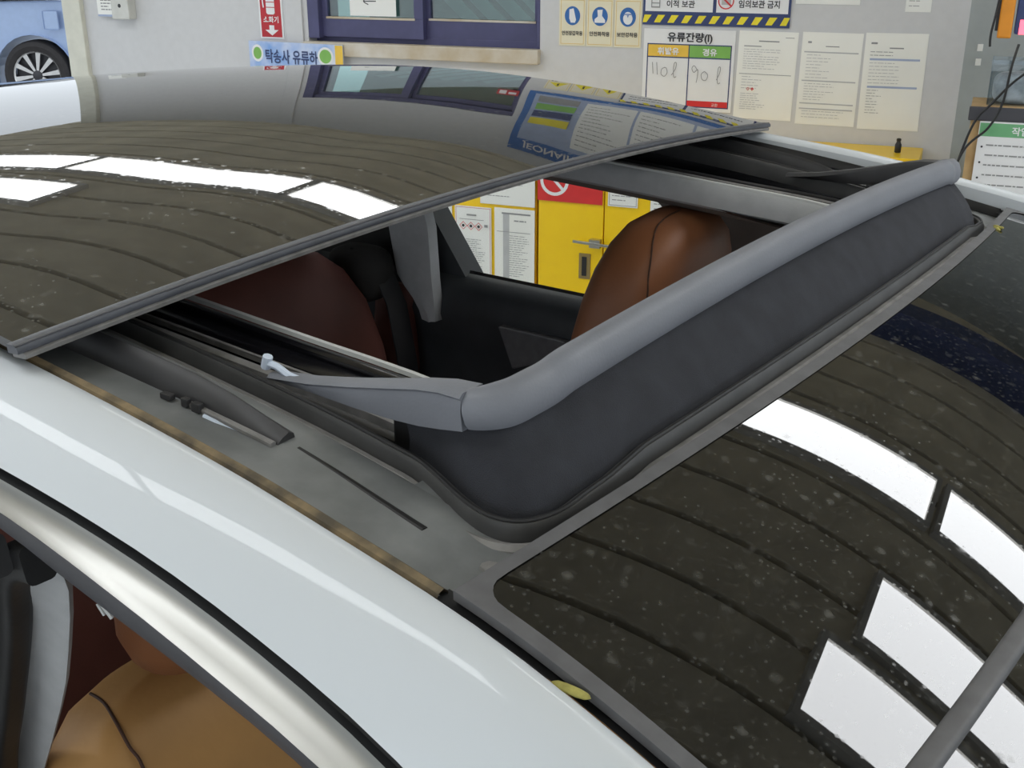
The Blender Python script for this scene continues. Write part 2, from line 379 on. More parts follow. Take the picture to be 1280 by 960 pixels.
# --- sliding glass, slid back and raised above the rear roof
gz = itp([(-2.3, 1.595), (-2.05, 1.637), (-1.79, 1.676), (-1.5, 1.709), (-1.277, 1.721), (-1.05, 1.720), (-.82, 1.704), (-.632, 1.683)])
GH = .5575
def gpt(x, u, dz=0, inset=0):
    y = CC + (GH - inset) * (2 * u - 1)
    w = (2 * u - 1); xx = x
    return (xx, y, gz(xx) + .022 * (1 - w * w) + dz)
part('sliding_glass', slab([[gpt(x, u, .0, .004) for u in lin(0, 1, 60)] for x in lin(-2.15, -.642, 60)], .006), M['glass2'])
fr = part('sliding_glass_edge', sweep([gpt(-.639, u, -.0025) for u in lin(0, 1, 60)], [(-.006, .003), (.0, .0034), (.0045, .0022), (.0055, .0), (.005, -.002), (-.006, -.003)][::-1]), M['edge_strip'])
part('edge_lip', sweep([gpt(-.638, u, -.0068) for u in lin(0.004, .996, 60)], [(-.010, .002), (.003, .002), (.0048, .0004), (.004, -.0024), (-.010, -.0035)][::-1]), M['edge_low'], fr)
part('edge_line', sweep([gpt(-.6365, u, .0008) for u in lin(0.0, 1, 60)], circ(.0009, 6)), M['frame_grey'], fr)

# --- tray and tracks on both sides of the opening
TX = lin(-1.2, -.318, 60)
rows = [[(x, yn(x) + a, ze(x) + b) for a, b in ((.0015, -.006), (.003, -.0025), (.0075, -.0015), (.0105, -.004), (.0125, -.012))] for x in TX]
part('roof_edge_seal', loft(rows), M['tan_dirt'])
part('roof_edge_seal', ([mir(p) for p in loft(rows)[0]], loft(rows)[1]), M['rubber'])
rows = [[(x, yn(x) + a, ze(x) + b) for a, b in ((.012, -.014), (.020, -.0125), (.036, -.0135), (.052, -.0125), (.066, -.012), (.078, -.0115), (.081, -.0135), (.083, -.026), (.090, -.03))] for x in TX]
both('drain_tray', loft(rows), M['tray'])
# raised lip that runs along both sides and round the front corners of the opening
def fy(y): return FX0 - .008 + .028 * bow(y) * .96
lip = [(x, .463, ze(x) - .013) for x in lin(-1.2, -.43, 26)]
lip += [(-.41, .4632, ze(-.41) - .0125), (-.395, .4605, ze(-.395) - .0125), (-.378, .455, ze(-.378) - .012), (-.362, .4495, ze(-.362) - .011), (-.348, .4465, ze(-.348) - .010), (-.336, .447, ze(-.336) - .009), (-.325, .453, ze(-.325) - .008), (-.318, .464, ze(-.318) - .007), (-.313, .48, ze(-.312) - .005), (fy(.50) - .004, .50, 1.6115), (fy(.53) - .004, .53, 1.614)]
lip2 = [(fy(y) - .004, y, fz(-.31, y) - .0035) for y in lin(.56, CC, 20)]
half = smooth_path(lip, 3)[:-1] + [Vector(p) for p in lip2]
full = half + [Vector(mir(p)) for p in reversed(half[:-1])]
prof = [(-.005, -.012), (-.005, .004), (-.0035, .0075), (-.001, .0085), (.0018, .0075), (.0035, .004), (.0042, -.012)]
part('opening_lip', sweep(full, prof), M['lip'])
part('opening_lip_bead', sweep([p + Vector((0, 0, .0085)) for p in full], circ(.0014, 6)), M['rubber'])
off = []
for i, p in enumerate(full):
    t_ = (full[min(i + 1, len(full) - 1)] - full[max(i - 1, 0)]).normalized(); s = t_.cross(Vector((0, 0, 1))).normalized(); off.append(p + s * .0095 + Vector((0, 0, -.006)))
part('opening_lip_flange', sweep(off, [(-.005, -.006), (-.005, .003), (0, .0045), (.0035, .002), (.005, -.006)]), M['edge_low'])
# corner floor piece in front of the tray
both('tray_corner', loft([[(x, y, ze(x) - .0125) for y in lin(yn(x) + .012, .47, 6)] for x in lin(-.40, -.303, 6)]), M['tray'])
# tapered lifter arm lying in the tray, slot ahead of it
rows = []
for x, h in ((-.76, .016), (-.70, .0165), (-.66, .0165), (-.60, .0165), (-.56, .016), (-.53, .0135), (-.505, .009), (-.488, .0065), (-.482, .0055)):
    b = ze(x) - .0135; k = (x + .76) / .278; y0 = .410 + .009 * k
    rows.append([(x, y0, b - .002), (x, y0 + .0015, b + h * .35), (x, y0 + .0055, b + h * .8), (x, y0 + .009, b + h), (x, y0 + .0105, b + h + .0008), (x, y0 + .0125, b + h * .98), (x, y0 + .0145, b + h * .8), (x, y0 + .016, b - .002)])
part('lifter_arm', loft(rows, close_u=True, caps=True), M['tray_dark']); vf = loft(rows, close_u=True, caps=True); part('lifter_arm', ([mir(p) for p in vf[0]], vf[1]), M['tray_dark'])
both('arm_lower_strip', sweep([(x, .4095 + .008 * (x + .74) / .26, ze(x) - .0115) for x in lin(-.56, -.483, 8)], rrect(.0022, .0018, .0008, 1)), M['edge_low'])
both('tray_slot', sweep([(x, .4275 - .006 * (x + .475) / .11, ze(x) - .0130) for x in lin(-.472, -.368, 10)], rrect(.0022, .0012, .001, 1), scale=[.75 + .5 * i / 9 for i in range(10)]), M['rubber'], smooth=False)
both('arm_clip', join(box(-.578, -.568, .409, .414, 1.6445, 1.6485), box(-.560, -.554, .411, .4155, 1.6425, 1.6485), box(-.551, -.543, .4115, .416, 1.6410, 1.6475)), M['tray_dark'], smooth=False, bevel=.001)
part('white_clip', sweep(smooth_path([(-.540, .4125, 1.6405), (-.528, .4135, 1.6385), (-.515, .4150, 1.6360), (-.500, .4170, 1.6345)], 4), circ(.0014, 6)), M['clip'])
# deep channel floor and black rails between the lip and the cabin opening
rows = [[(x, .466, ze(x) - .018), (x, .472, ze(x) - .05), (x, .50, ze(x) - .056), (x, .555, ze(x) - .056), (x, .566, ze(x) - .05)] for x in lin(-1.2, -.33, 24)]
both('track_floor', loft(rows), M['black_gloss'])
ir = itp([(-1.1, 1.665), (-.721, 1.6475), (-.594, 1.640), (-.485, 1.634), (-.35, 1.618)])
def rail(y0, y1, dz, h): return loft([[(x, y0, ir(x) + dz - h), (x, y0, ir(x) + dz), (x, y0 + .002, ir(x) + dz + .001), (x, y1 - .002, ir(x) + dz + .001), (x, y1, ir(x) + dz), (x, y1, ir(x) + dz - h)] for x in lin(-1.2, -.36, 20)], close_u=True, caps=True)
both('slide_rail', rail(.487, .496, -.010, .03), M['tray_dark'])
both('slide_rail', rail(.505, .513, -.010, .03), M['edge_low'])
both('slide_rail', rail(.5245, .545, -.008, .03), M['black_gloss'])
both('slide_rail_line', rail(.5215, .5228, -.0095, .004), M['edge_low'])
both('opening_trim_edge', rail(.5575, .5612, .0, .0035), M['alu'])
both('slide_rail', rail(.546, .5570, -.004, .03), M['black_gloss'])
both('rail_bolt', join(*[sweep([(x, .547, ir(x) - .012), (x, .547, ir(x) - .002)], circ(.006, 8)) for x in (-.555,)]), M['edge_low'])
# near-side small white clip at the tail of the deflector arm
part('arm_tail_clip', join(sweep(smooth_path([(-.552, .478, 1.6535), (-.542, .4785, 1.6525), (-.532, .479, 1.6485), (-.515, .479, 1.6475), (-.506, .478, 1.6480)], 4), circ(.0026, 7)), sweep([(-.554, .478, 1.650), (-.551, .478, 1.6585)], circ(.0035, 8))), M['clip'])

# --- wind deflector: bar, arms, fabric
wd = part('wind_deflector', sweep([(-.5, .47, 1.6), (-.499, .47, 1.6)], circ(.0005, 4)), M['rubber'])
def barz(y): u = (y - CC) / .45; return 1.675 + .016 * (1 - u * u)
BX = -.352
bar = [(-.372, .4705, 1.6695), (-.366, .4715, 1.671), (-.360, .4755, 1.6725), (-.355, .484, 1.6738), (BX - .001, .497, 1.675), (BX, .515, 1.676)]
bar += [(BX + .004 * bow(y), y, barz(y)) for y in lin(.53, CC, 18)]
bar = smooth_path(bar[:8], 4)[:-1] + [Vector(p) for p in bar[7:]]
barf = bar + [Vector(mir(p)) for p in reversed(bar[:-1])]
bp = [(-.010, -.0125), (-.0115, -.004), (-.009, .006), (-.003, .0112), (.004, .0115), (.0095, .007), (.0122, -.001), (.0118, -.009), (.009, -.0135), (0, -.0145)]
wd_bar = part('deflector_bar', sweep(barf, bp, scale=[.88 + .12 * min(1, min(i, len(barf) - 1 - i) / 10) for i in range(len(barf))]), M['bar'], wd)
# side arms
def arm(flip):
    rows = []
    for x, y, zt, h, w in ((-.550, .4795, 1.6470, .004, .003), (-.51, .479, 1.6520, .009, .0035), (-.47, .4775, 1.6600, .017, .0042), (-.435, .4755, 1.6682, .0235, .005), (-.41, .4735, 1.6745, .0268, .006), (-.39, .4715, 1.6785, .0265, .0075), (-.372, .4705, 1.6795, .0235, .0088)):
        rows.append([(x, y - w, zt - h), (x, y - w - .0015, zt - h * .45), (x, y - w - .001, zt - .004), (x, y - w - .0022, zt - .0025), (x, y - w + .001, zt), (x, y + w + .002, zt), (x, y + w + .004, zt - .004), (x, y + w, zt - h)])
    vf = loft(rows, close_u=True, caps=True)
    return part('side_arm', vf if not flip else ([mir(p) for p in vf[0]], vf[1]), M['tray_dark'] if flip else M['bar'], wd)  # far arm takes a darker colour: shade on its inner face painted in
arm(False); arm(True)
# fabric
tp = [(-.435, .4775, 1.6455), (-.41, .4755, 1.6465)]; 
fab_t = [Vector((-.432, .4775, 1.650)), Vector((-.415, .4755, 1.652)), Vector((-.398, .4725, 1.654)), Vector((-.384, .4705, 1.656))] + [p + Vector((.004, -.0005, -.0125)) for p in bar[1:]]
bot_c = [(-.432, .4800, 1.612), (-.415, .4785, 1.611), (-.398, .4735, 1.610), (-.380, .4645, 1.609), (-.362, .4570, 1.608), (-.346, .4545, 1.607), (-.333, .457, 1.607), (-.324, .4655, 1.608), (-.319, .48, 1.609), (-.316, .50, 1.610)]
bc = smooth_path(bot_c, 4) + [Vector((fy(y) - .008, y, fz(-.31, y) - .006)) for y in lin(.53, CC, 18)]
def resample(P, n):
    L = [0]
    for a, b in zip(P, P[1:]): L.append(L[-1] + (b - a).length)
    out = []
    for i in range(n):
        s = L[-1] * i / (n - 1); k = max(j for j in range(len(P) - 1) if L[j] <= s + 1e-9); t = 0 if L[k + 1] == L[k] else (s - L[k]) / (L[k + 1] - L[k]); out.append(P[k].lerp(P[k + 1], min(1, t)))
    return out
# split at the corner so the bend of the bar and of the lip stay together
def half_curves():
    a_t = resample([p for p in fab_t if p.y < .50 and p.x < -.3][:], 30); b_t = resample([a_t[-1]] + [p for p in fab_t if p.y >= .50], 40)
    a_b = resample([p for p in bc if p.y < .50], 30); b_b = resample([a_b[-1]] + [p for p in bc if p.y >= .50], 40)
    return a_t + b_t[1:], a_b + b_b[1:]
ht, hb = half_curves()
def fabr(ht, hb):
    rows = []
    for k in range(9):
        s = k / 8; r = []
        for a, b in zip(ht, hb):
            p = a.lerp(b, s); p = p + Vector((.006 * math.sin(math.pi * s), 0, 0)); r.append(p)
        rows.append([tuple(p) for p in r] + [mir(p) for p in reversed(r[:-1])])
    return rows
part('deflector_fabric', slab(fabr(ht, hb), .0015, (-1, 0, 0)), M['fabric'], wd)
both('arm_bracket', box(-.445, -.429, .483, .497, 1.60, 1.648), M['rubber'], smooth=False, bevel=.002)

# --- black underlay, so no light leaks between tray and cabin; lining round the opening
both('roof_inner_lining', loft([[(x, .5585, ir(x) - .010), (x, .5592, ir(x) - .016), (x, .556, ir(x) - .034), (x, .54, ir(x) - .045), (x, .46, ir(x) - .048), (x, .36, ir(x) - .056), (x, .332, ir(x) - .060)] for x in lin(-1.25, -.345, 30)]), M['lining'])
part('opening_lining_band', (lambda vf: ([mir(p) for p in vf[0]], vf[1]))(loft([[(x, .5628, ir(x) - .002), (x, .567, ir(x) - .006), (x, .569, ir(x) - .018), (x, .566, ir(x) - .030), (x, .560, ir(x) - .034)] for x in lin(-1.2, -.33, 30)])), M['grey_trim'])
part('front_header_lining', slab([[(x, y, min(fz(x, y), fz(-.311, y)) - dz_) for y in lin(.40, 2 * CC - .40, 20)] for dz_, x in ((.075, -.40), (.055, -.37), (.035, -.335), (.03, -.26), (.03, -.20), (.04, -.10))], .01), M['lining'])
part('rear_roof_lining', slab([[(x, y, ze(x) - .035) for y in lin(.40, 2 * CC - .40, 8)] for x in lin(-2.2, -1.15, 6)], .01), M['lining'])

# --- cabin: floor, doors, pillars
part('cabin_floor', box(-2.3, .5, .08, 2 * CC - .08, .32, .36), M['carpet'], smooth=False)
part('cabin_rear_wall', loft([[(-2.0, y, 1.2), (-2.15, y, .95), (-2.2, y, .33)] for y in (.05, 2 * CC - .05)]), M['carpet'], smooth=False)
part('rear_shelf', slab([[(x, y, 1.22) for y in (.25, 2 * CC - .25)] for x in (-2.0, -1.56)], .02), M['carpet'], smooth=False)
# rear end of the body closes the cabin behind the seats
part('tailgate', slab([[(x, y, z) for y in lin(.25, 2 * CC - .25, 8)] for x, z in ((-2.28, 1.60), (-2.42, 1.35), (-2.5, 1.0), (-2.5, .5))], .03, (1, 0, 0)), M['white'])
part('dashboard', loft([[(x, y, z) for x, z in ((.15, .55), (.12, .95), (.2, 1.08), (.45, 1.12), (.62, 1.08))] for y in lin(.12, 2 * CC - .12, 8)]), M['door_dark'])
# door trims (far one shows under the far window)
door = [[(x, .256, 1.345), (x, .262, 1.352), (x, .278, 1.348), (x, .295, 1.325), (x, .305, 1.28), (x, .290, 1.22), (x, .285, 1.16), (x, .30, 1.12), (x, .325, 1.09), (x, .325, .98), (x, .27, .93), (x, .25, .40)] for x in lin(-1.75, .2, 24)]
v, f = loft(door); part('door_trim', ([mir(p) for p in v], f), M['door_dark'])
dn = [[(x, y - .10, z - .22) for _, y, z in r] for x, r in zip(lin(-1.75, .2, 24), door)]
part('door_trim', loft(dn), M['door_dark'])
far_sill = [[mir((x, y, z)) for y, z in ((.262, 1.352), (.256, 1.356), (.250, 1.354), (.248, 1.343))] for x in lin(-1.45, -.1, 10)]
part('window_sill_seal', loft(far_sill), M['black_gloss'])
def plate(pts, y0, y1):
    n = len(pts); V = [(x, y0, z) for x, z in pts] + [(x, y1, z) for x, z in pts]
    return V, [tuple(range(n))[::-1], tuple(range(n, 2 * n))] + [(i, (i + 1) % n, (i + 1) % n + n, i + n) for i in range(n)]
YF = 1.56
part('door_pull_panel', plate([(-1.123, 1.287), (-0.984, 1.287), (-0.959, 1.268), (-1.092, 1.214)], 1.497, 1.53), M['frame_grey'], smooth=False, bevel=.003)
part('rear_quarter_frame', plate([(-1.45, 1.34), (-1.222, 1.342), (-1.236, 1.362), (-1.30, 1.450), (-1.335, 1.50), (-1.37, 1.60), (-1.45, 1.60)], YF - .02, YF + .03), M['door_dark'], smooth=False)
part('centre_pillar_trim', plate([(-.80, 1.30), (-.56, 1.30), (-.60, 1.60), (-.86, 1.60), (-.845, 1.552), (-.822, 1.535), (-.812, 1.50)], YF - .045, YF - .01), M['lining'], smooth=False, bevel=.004)
part('window_top_frame', plate([(-1.5, 1.52), (-1.28, 1.530), (-1.15, 1.547), (-1.04, 1.552), (-.85, 1.551), (-.85, 1.62), (-1.5, 1.62)], YF - .03, YF + .03), M['lining'], smooth=False)
part('rear_window_glass', plate([(-1.30, 1.34), (-.8, 1.34), (-.8, 1.56), (-1.35, 1.56)], YF + .012, YF + .016), M['car_glass'], smooth=False)
# light grey rear pillar trim with belt
rows = []
for z, xa, xb, yy in ((1.62, -1.40, -1.30, 1.455), (1.50, -1.39, -1.285, 1.48), (1.44, -1.375, -1.275, 1.487), (1.38, -1.365, -1.272, 1.488), (1.345, -1.358, -1.270, 1.488), (1.325, -1.342, -1.268, 1.488), (1.305, -1.322, -1.266, 1.488), (1.285, -1.308, -1.265, 1.488), (1.268, -1.302, -1.264, 1.488)):
    rows.append([(xa, yy + .03, z), (xa + .008, yy + .006, z), (xa + .03, yy, z), (xb - .012, yy, z), (xb, yy + .008, z), (xb + .002, yy + .03, z)])
part('rear_pillar_trim', loft(rows, close_u=True, caps=True), M['grey_trim'])
part('rear_side_panel', plate([(-2.1, .5), (-1.2, .5), (-1.2, 1.28), (-1.36, 1.34), (-1.40, 1.62), (-2.1, 1.62)], 1.535, 1.56), M['carpet'], smooth=False)
# near pillar: light grey trim and dark seal seen through the open front window
rows = []
for z, x0, x1, yy in ((1.545, -.634, -.604, .333), (1.515, -.648, -.620, .345), (1.48, -.674, -.642, .355), (1.44, -.700, -.664, .362), (1.40, -.726, -.686, .368), (1.36, -.752, -.712, .374), (1.31, -.790, -.745, .380), (1.22, -.85, -.80, .385), (1.05, -.90, -.85, .385)):
    rows.append([(x0, yy - .008, z), (x0 + .004, yy - .002, z), (x0 + .012, yy + .002, z), (x1 - .006, yy + .002, z), (x1, yy + .005, z), (x1 - .006, yy + .012, z), (x0, yy + .012, z)])
part('centre_pillar_trim', loft(rows, close_u=True, caps=True), M['grey_trim'])
sl = smooth_path([(-.60, .322, 1.557), (-.625, .325, 1.550), (-.648, .330, 1.533), (-.667, .336, 1.508), (-.685, .342, 1.475), (-.71, .348, 1.43), (-.74, .352, 1.37), (-.78, .355, 1.28), (-.82, .357, 1.1)], 4)
part('door_opening_seal', sweep(sl, rrect(.013, .010, .005), up=(0, 1, 0)), M['rubber'])
sl2 = [p + Vector((-.018, -.018, .006)) for p in sl]
part('door_frame_pillar', sweep(sl2, rrect(.014, .010, .005), up=(0, 1, 0)), M['tray_dark'])
sl3 = [p + Vector((-.052, -.022, .008)) for p in sl]
part('door_pillar_cover', sweep(sl3, rrect(.03, .006, .004), up=(0, 1, 0)), M['frame_grey'])
part('coat_hook', join(sweep([(-.62, .372, 1.494), (-.613, .374, 1.484)], circ(.0016, 6)), sweep([(-.627, .373, 1.491), (-.622, .374, 1.483)], circ(.0012, 6))), M['alu'])
# near body side and far body side (door skins below the windows)
def side(y_s):
    return [[(x, y + y_s, z) for y, z in ((.17, 1.14), (.155, 1.135), (.10, 1.05), (.07, .9), (.06, .7), (.075, .45), (.12, .33))] for x in lin(-2.5, .7, 14)]
sv = loft(side(0)); both('body_side', sv, M['white'])
part('bonnet', slab([[(x, y, z - .05 * ((y - CC) / .8)**2) for y in lin(.1, 2 * CC - .1, 12)] for x, z in ((.62, 1.12), (.9, 1.08), (1.2, 1.03), (1.5, .95), (1.62, .8), (1.66, .5))], .03), M['white'])
both('front_pillar', sweep([(.25, yn(.25) - .02, ze(.25) - .01), (.45, yn(.45) - .02, ze(.45) - .02), (.7, .16, 1.08)], rrect(.03, .02, .01)), M['white'])
def wheel(x):
    rows = []
    for y, r in ((.10, .20), (.09, .24), (.085, .30), (.10, .335), (.14, .345), (.24, .345), (.28, .33), (.29, .2)):
        rows.append([(x + r * math.cos(R(a)), y, .345 + r * math.sin(R(a))) for a in range(0, 360, 15)])
    return loft(rows, close_u=True, caps=True)
both('wheel', wheel(.95), M['tyre']); both('wheel', wheel(-1.85), M['tyre'])

# --- seats
def seat(name, cy, flip=1, hk=1.0):
    """Front seat: cushion, tapered backrest with side bolsters and a tall headrest."""
    root = part(name, superbox(-.40, cy, .70, .28, .25, .10, .45), M['leather_tan'])
    # backrest shell: rows from bottom to top
    rows = []
    for z, xc, hw, th in ((.68, -.56, .24, .07), (.80, -.595, .25, .075), (.95, -.645, .25, .075), (1.08, -.69, .235, .072), (1.17, -.723, .210, .068), (1.235, -.748, .185, .062), (1.268, -.765, .160, .055), (1.286, -.776, .135, .045), (1.296, -.782, .10, .033), (1.300, -.786, .05, .016)):
        r = []
        for j in range(32):
            q = 2 * math.pi * j / 32; cx, sy = math.cos(q), math.sin(q)
            px = math.copysign(abs(cx)**.6, cx) * th; py = math.copysign(abs(sy)**.5, sy) * hw
            if px > 0: px += .022 * (abs(py) / hw)**3 - .012
            r.append((xc + px, cy + py, z + .25 * px))
        rows.append(r)
    bk = part('backrest', loft(rows, close_u=True, caps=True), M['leather_tan'], root)
    for s in (-1, 1):
        pth = smooth_path([(-.800, cy + s * .104, 1.289), (-.770, cy + s * .110, 1.296), (-.739, cy + s * .120, 1.296), (-.720, cy + s * .123, 1.282), (-.706, cy + s * .122, 1.266), (-.69, cy + s * .13, 1.22), (-.665, cy + s * .14, 1.13)], 5)
        part('seam', sweep(pth, circ(.0016, 6)), M['stitch'], bk)
    # headrest: tall dome leaning forward
    rows = []
    for z, xc, hw, th in ((1.318, -.748, .07, .03), (1.330, -.742, .105, .048), (1.365, -.728, .126, .058), (1.40, -.716, .133, .062), (1.44, -.704, .136, .065), (1.49, -.690, .133, .066), (1.53, -.680, .123, .063), (1.56, -.674, .105, .056), (1.582, -.670, .078, .045), (1.594, -.668, .045, .028), (1.597, -.668, .012, .01)):
        r = []
        for j in range(32):
            q = 2 * math.pi * j / 32; cx, sy = math.cos(q), math.sin(q)
            px = math.copysign(abs(cx)**.75, cx) * th; py = math.copysign(abs(sy)**.75, sy) * hw * hk
            r.append((xc + px, cy + py, z))
        rows.append(r)
    hr = part('headrest', loft(rows, close_u=True, caps=True), M['leather'], root)
    pth = smooth_path([(-.659, cy - .007 * hk, 1.598), (-.661, cy - .032 * hk, 1.596), (-.660, cy - .061 * hk, 1.589), (-.6535, cy - .083 * hk, 1.5765), (-.6455, cy - .101 * hk, 1.5565), (-.6435, cy - .109 * hk, 1.5345), (-.6425, cy - .111 * hk, 1.5125), (-.648, cy - .113 * hk, 1.47), (-.660, cy - .113 * hk, 1.43)], 6)
    part('seam', sweep(pth, circ(.0011, 6)), M['stitch'], hr)
    part('release_button', superbox(-.70, cy - flip * .095 * hk, 1.385, .016, .008, .012, .8, 12, 8), M['stitch'], hr)
    return root
seat('front_seat', 2 * CC - .545, -1)
seat('front_seat', .56, 1, .82)
# rear bench
rs = part('rear_seat', superbox(-1.18, CC, .66, .28, .60, .11, .35), M['leather_dk'])
def rback(cy, hw, zt):
    rows = []
    for z, xc, w, th in ((.66, -1.38, .98, .08), (.85, -1.41, 1, .085), (1.05, -1.45, 1, .085), (1.18, -1.475, .97, .08), (1.26, -1.49, .9, .07), (1.31, -1.50, .78, .055), (1.345, -1.507, .6, .04), (1.36, -1.51, .35, .02)):
        r = []
        for j in range(28):
            q = 2 * math.pi * j / 28; cx, sy = math.cos(q), math.sin(q)
            r.append((xc + .09 + math.copysign(abs(cx)**.6, cx) * th, cy + math.copysign(abs(sy)**.5, sy) * hw * w, .66 + (z - .66) * (zt - .66) / .70))
        rows.append(r)
    return loft(rows, close_u=True, caps=True)
for cy, hw in ((1.19, .265), (CC - .0, .13), (.62, .26)):
    part('backrest', rback(cy, hw, 1.425), M['leather_dk'], rs)
part('side_bolster', loft([[(-1.375 + math.cos(R(a)) * .045, 1.515 + math.sin(R(a)) * w, z) for a in range(0, 360, 30)] for z, w in ((.7, .05), (1.0, .052), (1.15, .048), (1.25, .038), (1.30, .022), (1.32, .006))], close_u=True, caps=True), M['leather_dk'], rs)
part('seat_shoulder', superbox(-1.40, 1.45, 1.35, .06, .045, .05, .6, 18, 12), M['carpet'], rs)
part('seat_belt', slab([[(x, y, z), (x + .006, y + .045, z - .006)] for x, y, z in ((-1.40, 1.425, 1.40), (-1.352, 1.432, 1.36), (-1.332, 1.442, 1.30), (-1.322, 1.452, 1.20), (-1.315, 1.462, 1.08), (-1.30, 1.465, .95), (-1.2, 1.46, .80))], .003, (1, 0, .2)), M['belt'])

# --- debris on the roof seals
part('debris', superbox(-.2335, .3665, ze(-.2335) - .001, .011, .0028, .0016, .8, 10, 6), M['dirt'], label='yellow leaf scrap in the roof gap')
part('debris', join(*[superbox(-0.288 + random.uniform(-.008, .008), 1.316 + random.uniform(-.007, .007), 1.6175 + random.uniform(0, .002), .0035, .002, .0015, .8, 8, 5) for _ in range(9)]), M['dirt'], label='yellow crumbs on the roof edge')
part('debris', superbox(-.316, .421, ze(-.316) - .011, .012, .006, .002, .7, 10, 6), M['edge_low'])

# ------------------------------------------------------------------ office window in the back wall
win = framed('window_1', join(box(W0, W0 + .05, -.0, .16, ZB + .02, ZT), box(W1 - .012, W1, 0, .16, ZB + .02, ZT), box(W0, W1, .02, .16, ZT - .05, ZT), box(W0, W1, .06, .16, ZB, ZB + .03)), M['blue_frame'], bevel=.003)
def sash(x0, x1, y):
    s = framed('sash', join(box(x0, x1, y, y + .03, ZB + .025, ZB + .10), box(x0, x1, y, y + .03, ZT - .1, ZT - .04), box(x0, x0 + .04, y, y + .03, ZB + .1, ZT - .1), box(x1 - .04, x1, y, y + .03, ZB + .1, ZT - .1)), M['blue_frame'], parent=win, bevel=.002)
    framed('pane', box(x0 + .04, x1 - .04, y + .012, y + .018, ZB + .1, ZT - .1), M['pane'], parent=s)
    framed('glazing_bead', box(x0 + .035, x1 - .035, y - .004, y + .004, ZB + .095, ZB + .103), M['sill'], parent=s)
sash(W0 + .035, -2.04, .03); sash(-2.065, W1 - .005, .062)
framed('trim_3', box(W0 - .012, W1 + .002, -.03, .02, ZB - .045, ZB + .008), M['sill'], bevel=.004)
framed('wall_office', join(box(W0 - .6, W1 + .6, 1.6, 1.65, 1.0, 2.7), box(W0 - .6, W1 + .6, .2, 1.65, .98, 1.0), box(W0 - .6, W1 + .6, .2, 1.65, 2.7, 2.72)), M['office'])
o = framed('office_fill', box(-.3, .3, .0, .3, 0, .03), M['office_fill'], kind=None, t=-1.9, z=2.60, off=-.6); tag(o, 'added fill light inside the office behind the window', 'lamp')  # invented fill light, added to brighten what stands behind the panes
for i in range(6):  # pale strips stand in for slanting light reflections in the right pane
    o = framed('reflection_streak', sweep([(0, 0, 0), (.62, .0, -.55)], rrect(.026, .003, .001, 1), up=(0, 1, 0)), M['streak'], kind=None, t=-2.34 + i * .095, z=1.97 + .01 * i, off=-.25 - i * .02)
    tag(o, 'pale slanted streak standing in for a reflection in the right office pane, %s from the left' % ('first', 'second', 'third', 'fourth', 'fifth', 'sixth')[i], 'streak', 'painted reflection streaks inside the office')

